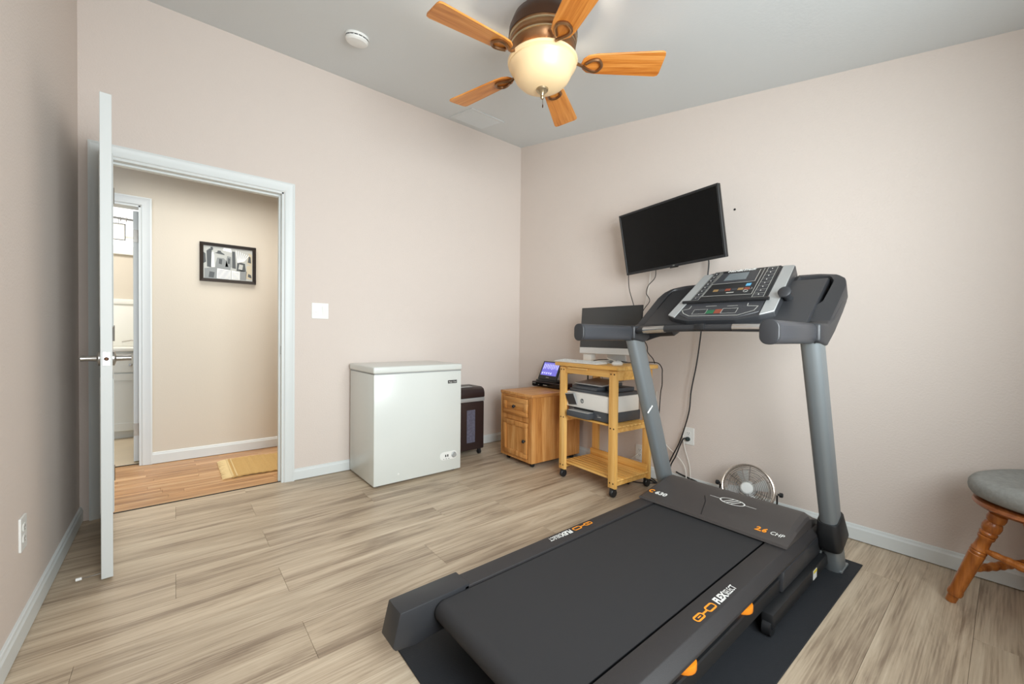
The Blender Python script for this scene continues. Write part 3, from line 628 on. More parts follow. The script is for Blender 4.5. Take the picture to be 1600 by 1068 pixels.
dw = obj('drawer', shaker(-hw+.050, hw-.050, .405, .550, 'oak_y'), 'oak_y', cb)
do = obj('door', shaker(-hw+.050, hw-.050, .072, .358, 'oak'), 'oak', cb)
for par, yy, zz, xx in ((dw, .005, .476, -.006), (do, -hw+.068, .215, -.016)):
    t = T(); lathe(t, [(.006, 0), (.006, .010), (.013, .014), (.015, .020), (.010, .026), (0, .027)], (0, 0, 0), 16, Matrix.Translation((xx, yy, zz)) @ Matrix.Rotation(-PI/2, 4, 'Y')); obj('knob', t, 'black', par, label='round black knob')
for xx in (.05, dp-.05):
    for yy in (-hw+.05, hw-.05):
        t = T(); lathe(t, [(.017, -.010), (.017, .010)], (0, 0, 0), 14, Matrix.Translation((xx, yy, .0172)) @ Matrix.Rotation(PI/2, 4, 'X')); box(t, xx-.012, xx+.012, yy-.013, yy+.013, .026, .043, .002, 1); obj('caster', t, 'black', cb)
# recorder and portable player on it
rc = thing('video_recorder', 'low dark red-black recorder box on the oak cabinet', 'recorder', (-.11, -.60, .5925), world=True)
t = T(); box(t, -.19, -.05, -.80, -.415, .596, .640, .004, 1); obj('case', t, 'dvr', rc)
t = T(); box(t, -.1935, -.19, -.79, -.425, .600, .636, .001, 1); fp = obj('front_panel', t, 'blackgloss', rc)
t = T(); box(t, -.1945, -.1935, -.47, -.432, .622, .627); box(t, -.1945, -.1935, -.62, -.57, .612, .618); box(t, -.1945, -.1935, -.515, -.505, .610, .616); obj('panel_marks', t, 'ink_grey', fp)['kind'] = 'stuff'
for yy in (-.78, -.435):
    t = T(); box(t, -.18, -.06, yy-.012, yy+.012, .592, .597); obj('foot', t, 'black', rc)
pl = thing('portable_player', 'portable player with raised lit violet screen on the recorder', 'media player', (-.12, -.58, .6405), world=True)
t = T(); box(t, -.185, -.065, -.715, -.465, .641, .660, .006, 2); obj('player_base', t, 'black', pl)
th = math.radians(24); Mp = Matrix.Translation((-.172, -.59, .662)) @ Matrix.Rotation(-math.radians(6), 4, 'Z') @ Matrix.Rotation(th, 4, 'Y')   # local: y width, z height, faces -x
t = T(); box(t, 0, .014, -.133, .133, .0, .180, .006, 2); bmesh.ops.transform(t, matrix=Mp, verts=t.verts); pd = obj('screen_lid', t, 'black', pl)
t = T(); poly(t, [Mp @ Vector((-.0006, yy, zz)) for yy, zz in ((.112, .042), (-.112, .042), (-.112, .168), (.112, .168))]); obj('screen', t, 'player_screen', pd, smooth=0)
t = T()
for k in range(9):
    a = -.10+.024*k; poly(t, [Mp @ Vector((-.0010, yy, zz)) for yy, zz in ((-a, .10+.03*((k*7) % 5)/5), (-a-.012, .10), (-a-.014, .15), (-a-.002, .155))])
for k in range(5): poly(t, [Mp @ Vector((-.0010, yy, zz)) for yy, zz in ((.10-.03*k, .055+.006*(k % 2)), (.08-.03*k, .055), (.08-.03*k, .075), (.10-.03*k, .07))])
obj('screen_image', t, 'player_light', pd, smooth=0)['kind'] = 'stuff'
t = T(); box(t, -.0008, 0, -.02, .02, .020, .026, M=Mp); obj('screen_mark', t, 'ink_grey', pd)

# ------------------------------------------------------------------ bamboo cart
CR = math.radians(-4); CX, CY = -.36, -1.388
ct = thing('printer_cart', 'light bamboo rolling cart with three tiers by the right wall', 'cart', (CX, CY, 0), CR)
CM = Matrix.Translation((CX, CY, 0)) @ Matrix.Rotation(CR, 4, 'Z')
cw, cd = .272, .19                       # half width (y) to leg outside, half depth (x)
for sx in (-1, 1):
    for sy in (-1, 1):
        t = T(); xa = sx*cd; xb = sx*(cd-.024); ya = sy*cw; yb = sy*(cw-.062)
        box(t, min(xa, xb), max(xa, xb), min(ya, yb), max(ya, yb), .062, .834, .003, 2); lg = obj('leg', t, 'bamboo', ct)
        t = T(); fx = sx*cd+sx*.0006
        for zz in (.812, .455, .095):
            for yy in (sy*(cw-.017), sy*(cw-.045)): lathe(t, [(.0055, 0), (.0055, .0008), (0, .0008)], (0, 0, 0), 8, Matrix.Translation((sx*cd, yy, zz)) @ Matrix.Rotation(sx*PI/2, 4, 'Y'))
        obj('screw_head', t, 'darkbronze', lg)['kind'] = 'stuff'
        t = T(); xm = (xa+xb)/2; ym = (ya+yb)/2
        lathe(t, [(.024, -.013), (.028, -.009), (.028, .009), (.024, .013)], (0, 0, 0), 18, Matrix.Translation((xm+.006, ym, .0282)) @ Matrix.Rotation(PI/2, 4, 'X'))
        box(t, xm-.011, xm+.017, ym-.0185, ym+.0185, .036, .060, .005, 2); lathe(t, [(.005, .058), (.005, .066)], (xm, ym, 0), 8)
        obj('caster', t, 'black', ct)
# top: boards
for k in range(5):
    t = T(); a = -.218+k*.0872; box(t, a+.0003, a+.0869, -.298, .298, .840, .866, .003, 2); obj('top_board', t, 'bamboo_y', ct)
for sy in (-1, 1):
    t = T(); box(t, -cd+.024, cd-.024, sy*cw-(.020 if sy > 0 else 0), sy*cw+(0 if sy > 0 else .020), .772, .839, .002, 1); obj('side_rail', t, 'bamboo_y', ct)
t = T(); box(t, -cd+.002, -cd+.020, -cw+.063, cw-.063, .788, .839, .002, 1); fr = obj('front_rail', t, 'bamboo_y', ct)
t = T(); box(t, -cd-.016, -cd+.004, -.02, .175, .822, .836, .002, 1); obj('drawer_pull', t, 'bamboo_y', fr)
t = T(); box(t, cd-.020, cd-.002, -cw+.063, cw-.063, .788, .839, .002, 1); obj('back_rail', t, 'bamboo_y', ct)
def shelf(zt, n=8, rail=True):
    for sy in (-1, 1):
        t = T(); ya = sy*(cw-.028); box(t, -cd+.025, cd-.025, ya-.009, ya+.009, zt-.046, zt-.013, .001, 1); obj('shelf_support', t, 'bamboo_y', ct)
    dpt = (2*cd-.052)/n
    for k in range(n):
        t = T(); a = -cd+.026+k*dpt; box(t, a+.001, a+dpt-.001, -cw+.002, cw-.002, zt-.013, zt, .005, 3); obj('shelf_slat', t, 'bamboo_y', ct)
shelf(.470); shelf(.118)
t = T(); box(t, cd-.048, cd-.030, -cw+.004, cw-.004, .119, .168, .003, 2); obj('shelf_back_rail', t, 'bamboo_y', ct)

# printer on the middle shelf
pr = thing('inkjet_printer', 'white and charcoal inkjet printer on the middle cart shelf', 'printer', tuple(CM @ Vector((0, .005, .4715))), CR)
px0, px1, py0, py1 = -.158, .155, -.205, .205
t = T(); box(t, px0+.004, px1, py0, py1, .004, .072, .004); obj('base', t, 'printer_dark', pr)
for yy in (py0+.05, py1-.05):
    for xx in (px0+.05, px1-.05):
        t = T(); lathe(t, [(.012, 0), (.012, .005)], (xx, yy, 0), 10); obj('foot', t, 'black', pr)
t = T(); box(t, px0-.012, px1-.02, py0-.004, py1+.004, .072, .182, .006, 2); obj('body', t, 'printer_white', pr)
t = T(); box(t, px0+.01, px1, py0+.002, py1-.002, .182, .204, .004); obj('scanner_deck', t, 'printer_dark', pr)
t = T(); prism(t, [(px0+.015, .205), (px1-.02, .205), (px1-.02, .25), (px0+.10, .25), (px0+.02, .224)], 'y', -.06, py1-.02, .004, 2); obj('feeder_lid', t, 'printer_dark', pr)
t = T(); prism(t, [(px0+.03, .238), (px1-.05, .262), (px1-.05, .268), (px0+.03, .245)], 'y', -.10, py1-.03, .001, 1); obj('paper_input_tray', t, 'silver', pr)
t = T(); box(t, px0+.10, px1-.03, py0+.03, -.075, .205, .232, .004); obj('feeder_cover', t, 'printer_dark', pr)
Ms = Matrix.Translation((px0-.014, py1-.055, .125)) @ Matrix.Rotation(math.radians(-18), 4, 'Y') @ Matrix.Rotation(math.radians(-8), 4, 'X')
t = T(); box(t, -.012, .004, -.050, .045, -.042, .052, .003, 1, M=Ms); tp = obj('touch_panel', t, 'silver', pr)
t = T(); box(t, -.0128, -.012, -.046, .041, -.034, .048, M=Ms); obj('panel_screen', t, 'consolegrey', tp)
t = T(); lathe(t, [(.0165, 0), (.0165, .0006), (0, .0006)], (0, 0, 0), 24, Matrix.Translation((px0-.012, .05, .125)) @ Matrix.Rotation(-PI/2, 4, 'Y')); lgp = obj('logo_disc', t, 'p_dark', pr)
t = T(); text_into(t, 'hp', (px0-.0127, .05, .126), (0, -1, 0), (0, 0, 1), .026, shear=.25); obj('lettering', t, 'ink_white', lgp, smooth=0)
t = T(); box(t, px0-.060, px0+.01, -.055, .16, .010, .050, .005, 2); tr_ = obj('paper_tray', t, 'printer_dark', pr)
t = T(); box(t, px0-.055, px0+.005, -.045, .15, .050, .056, .002, 1); obj('output_tray', t, 'silver', tr_)
t = T(); box(t, px0-.003, px0+.004, -.045, .14, .056, .070); obj('output_slot', t, 'ink_black', pr)
t = T(); box(t, px0+.0030, px0+.0045, -.115, -.085, .028, .034); box(t, px0+.003, px0+.0045, -.098, -.078, .042, .044); obj('small_label', t, 'ink_grey', pr)['kind'] = 'stuff'

# all-in-one computer
im = thing('desktop_computer', 'silver all-in-one computer with dark screen on the cart top', 'computer', (-.30, -1.385, .867), 0, world=True)
Mi = Matrix.Translation((-.315, -1.387, .930)) @ Matrix.Rotation(math.radians(1), 4, 'Z') @ Matrix.Rotation(math.radians(4), 4, 'Y')    # local faces -x
hwI, hI = .268, .352
t = T(); prism(t, [(-hwI, 0), (hwI, 0), (hwI, .046), (-hwI, .046)], 'x', -.010, .004, .001, 1, M=Mi); obj('chin', t, 'alu', im, label='pale aluminium chin below the screen')
t = T(); box(t, -.010, .003, -hwI, hwI, .0465, hI, .0015, 1, M=Mi); sc_ = obj('screen_panel', t, 'black', im)
t = T(); box(t, -.0112, -.0100, -hwI+.004, hwI-.004, .048, hI-.004, M=Mi); obj('screen', t, 'imac_glass', sc_)
t = T(); box(t, .0032, .008, -hwI+.01, hwI-.01, .01, hI-.01, .003, 1, M=Mi); lathe(t, [(.20, 0), (.15, .012), (.05, .026), (0, .028)], (0, 0, 0), 28, Mi @ Matrix.Translation((.008, 0, .17)) @ Matrix.Rotation(PI/2, 4, 'Y') @ Matrix.Diagonal((.72, 1.1, 1, 1))); obj('rear_shell', t, 'alu', im)
t = T(); prism(t, [(-.385, .8672), (-.19, .8672), (-.19, .8722), (-.385, .8722)], 'y', -1.49, -1.285, .001, 1); prism(t, [(-.215, .872), (-.203, .872), (-.255, 1.10), (-.270, 1.10)], 'y', -1.47, -1.305, .002, 1); obj('stand', t, 'alu', im)
# white box under the screen's left end
t = T(); box(t, -.305, -.245, -1.212, -1.135, .867, .925, .004, 2); o = obj('drive_box', t, 'white', None, org=(-.275, -1.173, .867)); tag(o, 'small white box under the left end of the computer screen', 'box')
# keyboard
kb = thing('keyboard', 'thin white keyboard at the front edge of the cart top', 'keyboard', (-.495, -1.265, .867), CR)
t = T(); prism(t, [(-.058, .0), (.058, 0), (.058, .013), (-.058, .006)], 'y', -.215, .215, .002, 2); obj('tray', t, 'white', kb)
t = T()
for r_ in range(5):
    for k in range(17):
        zz = .0085+.0018*r_-.001; box(t, -.050+r_*.0205, -.033+r_*.0205, -.208+k*.0246, -.187+k*.0246, zz, zz+.003)
obj('keys', t, 'white', kb)['kind'] = 'stuff'
ms = thing('computer_mouse', 'white rounded mouse beside the keyboard on the cart', 'mouse', (-.465, -1.575, .867), CR+.2)
lb = lathe(T(), [(.0, .0), (.030, 0), (.033, .008), (.029, .020), (.018, .028), (0, .031)], (0, 0, 0), 24, Matrix.Diagonal((1.55, 1, 1, 1))); obj('shell', lb, 'white', ms)
t = T(); lathe(t, [(0, .029), (.004, .031), (0, .0335)], (-.018, 0, -.0025), 10); obj('scroll_ball', t, 'freezer_seal', ms)

# ------------------------------------------------------------------ cables
def cable(name, label, pts, r, m, n=5, group=None):
    c = Vector(pts[0]); o = obj(name, tube(T(), smooth_path(pts, n), r, 6), m, None, org=c); tag(o, label, 'cable', group); return o
cable('cable', 'thin black cable hanging from the left end of the television', [(-.10, -1.40, 1.56), (-.10, -1.408, 1.432), (-.10, -1.45, 1.302), (-.08, -1.474, 1.19), (-.07, -1.49, 1.0), (-.07, -1.5, .90)], .003, 'cable')
cable('cable', 'wavy black cable under the middle of the television', [(-.12, -1.64, 1.60), (-.07, -1.61, 1.501), (-.07, -1.553, 1.441), (-.07, -1.538, 1.385), (-.07, -1.566, 1.326), (-.07, -1.508, 1.248), (-.08, -1.47, 1.1)], .003, 'cable')
cable('cable', 'long black cord from the television down to the outlet', [(-.12, -1.985, 1.66), (-.04, -1.981, 1.584), (-.04, -1.978, 1.474), (-.04, -1.949, 1.198), (-.04, -1.934, 1.047), (-.04, -1.911, .873), (-.04, -1.878, .694), (-.04, -1.867, .56), (-.045, -1.837, .431), (-.05, -1.801, .316), (-.055, -1.755, .215), (-.06, -1.727, .135), (-.07, -1.72, .03)], .0045, 'cable')
cable('cable', 'pale cable hanging behind the computer below the television', [(-.05, -1.56, 1.56), (-.03, -1.53, 1.42), (-.03, -1.50, 1.30), (-.03, -1.47, 1.15)], .0025, 'wcable')
pc = cable('cable', 'black plug cord running from the wall outlet to the floor', [(-.03, -1.846, .357), (-.042, -1.828, .352), (-.05, -1.806, .297), (-.058, -1.782, .223), (-.066, -1.75, .147), (-.075, -1.74, .03)], .0045, 'cable')
t = T(); lathe(t, [(.015, 0), (.016, .012), (.010, .022), (.005, .03)], (-.0085, -1.846, .3505), 12, Matrix.Rotation(-PI/2, 4, 'Y')); o = obj('plug', t, 'green_plug', pc)
cable('cable', 'white cable curling down right of the cart leg', [(-.04, -1.618, .66), (-.04, -1.618, .581), (-.04, -1.645, .481), (-.04, -1.663, .344), (-.04, -1.704, .278), (-.04, -1.774, .229), (-.04, -1.822, .186), (-.045, -1.851, .135), (-.05, -1.86, .02)], .003, 'wcable')
cable('cable', 'white cable dropping straight below the outlet', [(-.02, -1.812, .40), (-.025, -1.816, .371), (-.025, -1.831, .284), (-.025, -1.865, .18), (-.03, -1.876, .094), (-.04, -1.875, .01)], .003, 'wcable')
cable('cable', 'black cable curving down behind the computer to the cart edge', [(-.13, -1.50, 1.10), (-.13, -1.539, 1.066), (-.13, -1.588, .996), (-.13, -1.594, .95), (-.13, -1.637, .905), (-.13, -1.652, .871)], .0035, 'cable')
cable('cable', 'black cable draped over the right edge of the cart top', [(-.20, -1.56, .872), (-.14, -1.61, .878), (-.115, -1.668, .874), (-.11, -1.697, .84), (-.11, -1.700, .80), (-.11, -1.70, .72), (-.11, -1.69, .664), (-.11, -1.68, .5)], .0035, 'cable')
cable('cable', 'thick black cord lying along the right baseboard', [(-.045, -1.78, .11), (-.03, -1.80, .097), (-.03, -1.86, .086), (-.03, -1.919, .075), (-.04, -1.959, .055), (-.06, -1.99, .008)], .0055, 'cable')
cable('cable', 'thin white cable behind the printer cart legs', [(-.06, -1.16, .60), (-.05, -1.19, .42), (-.06, -1.22, .25), (-.08, -1.26, .12), (-.09, -1.30, .01)], .003, 'wcable')
cable('cable', 'white cord from the low outlet to the floor', [(-.018, -1.452, .155), (-.04, -1.44, .14), (-.05, -1.40, .10), (-.05, -1.36, .02)], .003, 'wcable')
cable('cable', 'thin black lead arching up behind the printer', [(-.10, -1.19, .70), (-.10, -1.13, .76), (-.10, -1.08, .775), (-.08, -1.04, .66)], .002, 'cable')
cable('cable', 'tangle of black cord looped under the cart', [(-.13, -1.58, .03), (-.16, -1.63, .035), (-.13, -1.68, .025), (-.09, -1.64, .02), (-.12, -1.60, .045), (-.17, -1.64, .05), (-.15, -1.70, .03), (-.10, -1.70, .02), (-.19, -1.60, .012), (-.22, -1.53, .012)], .0045, 'cable')
for k, (pts, m) in enumerate((([(-.36, -1.30, .873), (-.33, -1.36, .876), (-.30, -1.40, .885), (-.26, -1.40, .873)], 'wcable'), ([(-.40, -1.54, .885), (-.36, -1.47, .885), (-.35, -1.40, .90), (-.25, -1.39, .872)], 'wcable'), ([(-.33, -1.26, .872), (-.30, -1.32, .884), (-.27, -1.42, .878), (-.24, -1.5, .871)], 'cable'), ([(-.37, -1.44, .872), (-.33, -1.50, .876), (-.28, -1.57, .872), (-.20, -1.6, .872)], 'cable'))):
    cable('cable', ['white cord lying left of the computer stand', 'white mouse cord trailing under the computer screen', 'black cord lying under the computer screen', 'black cord behind the mouse on the cart top'][k], [(p[0], p[1], p[2]+.0045) for p in pts], .0028, m)
ad = thing('power_adapter', 'black power adapter brick on the floor under the cart', 'adapter', (-.23, -1.50, 0), .4)
obj('brick', box(T(), -.05, .05, -.028, .028, 0, .03, .005), 'adapter', ad); obj('lead', tube(T(), smooth_path([(.05, 0, .015), (.08, .01, .012), (.10, .05, .006)]), .004, 6), 'cable', ad)
ps = thing('power_strip', 'dark power strip leaning by the treadmill post and baseboard', 'power strip', (-.075, -1.885, 0), 1.35)
obj('strip_body', box(T(), -.11, .11, -.024, .024, 0, .040, .006), 'green_plug', ps)
for k in range(3):
    t = T(); box(t, -.085+.055*k, -.05+.055*k, -.018, .018, .040, .072, .005); obj('plug', t, ['adapter', 'white', 'adapter'][k], ps)
rt_ = thing('wifi_router', 'black router antenna standing behind the printer on the cart', 'router', tuple(CM @ Vector((.100, .241, .4712))), CR)
obj('case', box(T(), -.03, .045, -.022, .022, 0, .10, .006), 'black', rt_)
t = T(); tube(t, [(-.022, .0, .098), (-.022, .0, .12), (-.022, .0, .325)], .007, 8, scale=[1, 1, .7]); obj('antenna', t, 'black', rt_)

# ------------------------------------------------------------------ television
tv = thing('television', 'black flat television tilted on a wall bracket above the computer', 'television', (-.2558, -1.8063, 1.7414), world=True)
yw, ti, ro = -.0605, -.1867, .0390
n = Vector((-math.cos(yw)*math.cos(ti), -math.sin(yw)*math.cos(ti), math.sin(ti)))
wv = Vector((math.sin(yw), -math.cos(yw), 0)); hv = wv.cross(-n); hv = hv if hv.z > 0 else -hv
w2_ = wv*math.cos(ro)+hv*math.sin(ro); h2_ = -wv*math.sin(ro)+hv*math.cos(ro)
MV = Matrix((w2_, h2_, w2_.cross(h2_))).transposed().to_4x4(); MV.translation = Vector((-.2558, -1.8063, 1.7414))
sgn = 1 if w2_.cross(h2_).dot(n) > 0 else -1
def tvbox(x0, x1, y0, y1, z0, z1, b=0): return box(T(), x0, x1, y0, y1, sgn*z0, sgn*z1, b, 2, M=MV)
obj('housing', tvbox(-.366, .366, -.217, .217, -.028, .0, .004), 'black', tv)
bz = T()
for a in ((-.366, .366, .203, .217), (-.366, .366, -.217, -.200), (-.366, -.353, -.2, .203), (.353, .366, -.2, .203)): box(bz, a[0], a[1], a[2], a[3], sgn*-.001, sgn*.004, .0015, 1, M=MV)
obj('bezel', bz, 'black', tv)
obj('screen', tvbox(-.353, .353, -.200, .203, .0002, .0012), 'tvscreen', tv)
obj('back_cover', tvbox(-.24, .24, -.16, .13, -.055, -.028, .012), 'black', tv)
t = T(); text_into(t, 'LG', MV @ Vector((.02, -.2085, sgn*.0042)), w2_, h2_, .011); obj('maker_mark', t, 'ink_grey', tv, smooth=0)
t = T(); box(t, -.03, .03, -.005, .004, sgn*-.006, sgn*.006, .003, 2, M=MV @ Matrix.Translation((.02, -.219, 0))); obj('sensor_bump', t, 'blackgloss', tv)
t = T(); pv = MV @ Vector((0, -.02, sgn*-.05)); box(t, -.012, 0, -1.90, -1.80, 1.62, 1.86, .002, 1); tube(t, [(-.01, -1.85, 1.74), (-.06, -1.75, 1.74), tuple(pv)], .016, 8); box(t, -.05, .05, -.05, .05, sgn*-.068, sgn*-.055, .002, 1, M=MV); obj('wall_bracket', t, 'black', tv)

# ------------------------------------------------------------------ exercise mat
t = T(); box(t, -.96, .96, -.425, .425, 0, .006, .002, 1)
o = obj('exercise_mat', t, 'mat', None); o.location = (-1.252, -2.408, 0); o.rotation_euler = (0, 0, math.radians(-.8)); tag(o, 'black rubber mat on the floor under the treadmill', 'mat')

# ------------------------------------------------------------------ treadmill
TY = -2.365
tm = thing('treadmill', 'large black folding treadmill with grey posts and console on rubber mat', 'treadmill', (-1.3, TY, .006), world=True)
mats_z = .0062
# running deck and belt
t = T(); box(t, -2.08, -.50, TY-.262, TY+.262, .150, .178, .002, 1); obj('deck_board', t, 'black', tm)
bt = T(); loop = []
for k in range(13): a = math.radians(90+180*k/12); loop.append((-2.105+.034*math.cos(a), .164+.034*math.sin(a)))
for k in range(13): a = math.radians(-90+180*k/12); loop.append((-.62+.034*math.cos(a), .164+.034*math.sin(a)))
loop_in = [(-1.36+(p[0]+1.36)*.998, .164+(p[1]-.164)*.93) for p in loop]
for A, fl_ in ((loop, False), (loop_in, True)):
    a = [bt.verts.new((p[0], TY-.252, p[1])) for p in A]; b = [bt.verts.new((p[0], TY+.252, p[1])) for p in A]
    for i in range(len(A)): j = (i+1) % len(A); bt.faces.new((a[i], a[j], b[j], b[i]))
bmesh.ops.recalc_face_normals(bt, faces=bt.faces); obj('running_belt', bt, 'belt', tm)
t = T(); lathe(t, [(.030, -.30), (.030, .30)], (0, 0, 0), 20, Matrix.Translation((-2.105, TY, .164)) @ Matrix.Rotation(PI/2, 4, 'X')); obj('rear_roller', t, 'black', tm)
for s in (-1, 1):
    # foot rail with chamfered outer skirt
    prof = [(TY+s*.262, .203), (TY+s*.335, .203), (TY+s*.366, .178), (TY+s*.366, .168), (TY+s*.335, .164), (TY+s*.30, .150), (TY+s*.262, .19)]
    t = T(); prism(t, prof, 'x', -2.02, -.47, .003, 2); rl = obj('foot_rail', t, 'rail', tm)
    t = T(); box(t, -2.20, -.50, TY+s*.315, TY+s*.358, .084, .138, .004, 1); obj('frame_beam', t, 'black', tm)
    t = T(); box(t, -1.92, -1.86, TY+s*.10, TY+s*.15, mats_z, .15, .006, 2); obj('rear_foot', t, 'black', tm)
    for xx in (-1.29, -1.68):
        t = T(); Mk = Matrix.Translation((xx, TY+s*.328, .148)); prism(t, [(.040*math.cos(PI*k/10), s*.042*math.sin(PI*k/10)) for k in range(11)], 'z', -.011, .011, .003, 2, M=Mk); obj('deck_cushion', t, 'orange', rl, label='orange half-round deck cushion lever')
    # rear end cap
    t = T(); a, b = (TY+s*.262, TY+s*.352)
    top = [(-2.250, TY+s*.262), (-2.246, TY+s*.352), (-2.00, TY+s*.352), (-2.00, TY+s*.292), (-2.10, TY+s*.262)]
    v = T()
    prism(t, [(-2.252, .208), (-2.00, .208), (-2.00, .160), (-2.04, .098), (-2.20, .088), (-2.266, .098), (-2.276, .112)], 'y', TY+s*.262, TY+s*.352, .004, 2)
    ec = obj('end_cap', t, 'charcoal', tm)
    t = T(); box(t, -2.250, -2.215, TY+s*.345, TY+s*.358, .105, .165, .004, 2); obj('cap_clip', t, 'black', ec)
    # lettering on the rail
    if s < 0: L0, xd, yd = (-1.445, TY-.312, .2032), (1, 0, 0), (0, 1, 0)
    else: L0, xd, yd = (-1.42, TY+.312, .2032), (-1, 0, 0), (0, -1, 0)
    t = T(); xdv = Vector(xd); ydv = Vector(yd); base = Vector(L0)
    text_into(t, 'FLEX', base+xdv*.012, xd, yd, .036, 'LEFT', 0, bold=.0016, shear=.2, sx=.86)
    text_into(t, 'SELECT', base+xdv*.082, xd, yd, .034, 'LEFT', 0, shear=.2, sx=.60)
    for c0, w_, h_ in ((-.098, .050, .024), (-.024, .050, .026)):
        PP = [[base+xdv*(c0+p[0])+ydv*p[1]+Vector((0, 0, .0006)) for p in rrect(w_-q, h_-q, .010-q/2)] for q in (0, .012)]
        band(t, PP[0], PP[1], 1)
    strip(t, [base+xdv*-.075+Vector((0, 0, .0009)), base+xdv*-.048+Vector((0, 0, .0009))], .006, (0, 0, 1), False, 1)
    strip(t, [base+xdv*-.104+Vector((0, 0, .0009)), base+xdv*-.09+Vector((0, 0, .0009))], .004, (0, 0, 1), False, 1)
    obj('lettering', t, ['ink_white', 'ink_orange'], rl, smooth=0)
    # side cover at the front
    t = T(); prism(t, [(-1.0, .092), (-.985, .166), (-.47, .172), (-.455, .10), (-.50, .088)], 'y', TY+s*.338, TY+s*.369, .005, 2); obj('side_cover', t, 'charcoal', tm)
# motor hood
hp = [(-.872, .205), (-.868, .216), (-.845, .219), (-.745, .250), (-.615, .273), (-.570, .270), (-.43, .205), (-.40, .13), (-.60, .13), (-.60, .205)]
t = T(); ringv = []
for yy, sc2 in ((-.342, .62), (-.335, .80), (-.318, 1.0), (.318, 1.0), (.335, .80), (.342, .62)):
    ringv.append([t.verts.new((p[0], TY+yy, .205+(p[1]-.205)*(sc2 if p[1] > .205 else 1))) for p in hp])
for A, Bq in zip(ringv, ringv[1:]):
    for i in range(len(hp)): j = (i+1) % len(hp); t.faces.new((A[i], A[j], Bq[j], Bq[i]))
t.faces.new(ringv[0]); t.faces.new(ringv[-1][::-1]); bmesh.ops.recalc_face_normals(t, faces=t.faces)
ho = obj('motor_hood', t, 'hood', tm, smooth=18)
sl = Vector((.100, 0, .031)).normalized(); sl2 = Vector((.13, 0, .023)).normalized()
def hoodpt(d, yy):       # d along the lower slope from its bottom edge, slightly above it
    nn = Vector((-sl.z, 0, sl.x)); return Vector((-.845, yy, .219))+sl*d+nn*.0008
def hoodpt2(d, yy):
    nn = Vector((-sl2.z, 0, sl2.x)); return Vector((-.745, yy, .250))+sl2*d+nn*.0012
t = T(); text_into(t, '2.6', hoodpt(.030, TY-.205), (0, -1, 0), sl, .036, 'LEFT', 1, bold=.0014, shear=.2)
text_into(t, 'CHP', hoodpt(.030, TY-.262), (0, -1, 0), sl, .030, 'LEFT', 0, shear=.2, sx=.9)
text_into(t, 'C', hoodpt(.045, TY+.325), (0, -1, 0), sl, .036, 'LEFT', 1, bold=.0016, shear=.2); text_into(t, '630', hoodpt(.045, TY+.288), (0, -1, 0), sl, .036, 'LEFT', 0, bold=.001, shear=.2, sx=1.15)
lc = (.060, TY-.055)
for dd, ww in ((0, .004), ):
    el = [hoodpt2(lc[0]+.026*math.sin(2*PI*k/28), lc[1]-.055*math.cos(2*PI*k/28)) for k in range(28)]; strip(t, el, .006, (0, 0, 1), True, 0)
for oy in (-.020, .0, .020): strip(t, [hoodpt2(lc[0]-.020, lc[1]+oy+.016), hoodpt2(lc[0]+.020, lc[1]+oy-.016)], .007, (0, 0, 1), False, 0)
strip(t, [hoodpt2(lc[0], lc[1]+.105), hoodpt2(lc[0], lc[1]+.055)], .004, (0, 0, 1), False, 0); strip(t, [hoodpt2(lc[0], lc[1]-.055), hoodpt2(lc[0], lc[1]-.105)], .004, (0, 0, 1), False, 0)
obj('lettering', t, ['ink_white', 'ink_orange'], ho, smooth=0)
t = T(); tube(t, [hoodpt2(.04, TY+.07), hoodpt(.10, TY+.045), hoodpt(.0, TY+.02)], .0022, 5); obj('seam', t, 'ink_black', ho)
t = T(); box(t, -.60, -.42, TY-.30, TY+.30, .085, .20, .01); obj('motor_pan', t, 'black', tm)
# base frame
for s in (-1, 1):
    t = T(); box(t, -1.165, -.46, TY+s*.372-.020, TY+s*.372+.020, .034, .088, .006, 2); bf = obj('base_tube', t, 'black', tm)
    t = T(); lathe(t, [(.028, -.014), (.028, .014)], (0, 0, 0), 18, Matrix.Translation((-1.15, TY+s*.372, .0345)) @ Matrix.Rotation(PI/2, 4, 'X')); obj('wheel', t, 'black', bf)
    if s < 0:
        t = T(); box(t, -.71, -.665, TY-.3935, TY-.3915, .044, .082); lb_ = obj('warning_label', t, 'ink_white', bf, smooth=0, label='small white and yellow warning label'); t = T(); box(t, -.71, -.665, TY-.3942, TY-.3935, .070, .082); obj('label_band', t, 'ink_yellow', lb_, smooth=0)
    # upright post
    sec = rrect(.105, .066, .026, 4)      # first coordinate ~ x, second ~ y
    p0 = Vector((-.425, TY+s*.405, .008)); p1 = Vector((-.842, TY+s*.405, 1.062))
    t = T(); d = (p1-p0).normalized(); a0 = Vector((1, 0, 0)); sweep(t, [p0, p0+d*.2, p0+d*.6, p1], sec, upv=(1, 0, 0)); po = obj('upright_post', t, 'post', tm)
    t = T(); c0 = p0+d*.135; c1 = p0+d*(.275 if s < 0 else .185)
    sweep(t, [c0, c0+d*.03, c1, c1+d*.004], rrect(.135, .092, .030, 4), upv=(1, 0, 0), scale=[.92, 1.10, .88, .84]); obj('post_boot', t, 'black', po)
    t = T(); box(t, -.475, -.36, TY+s*.405-.036, TY+s*.405+.036, mats_z, .018, .003, 1); box(t, -.52, -.478, TY+s*.368-.006, TY+s*.368+.006, .03, .10, .002, 1); obj('foot_bracket', t, 'post', po)
    if s > 0:
        q = p0+d*.70; t = T(); strip(t, [q+Vector((-.0565, -.028, -.02)), q+Vector((-.030, -.0345, .012))], .010, (-.8, -.5, -.3)); obj('sticker', t, 'ink_white', po, smooth=0, label='small white sticker strip')
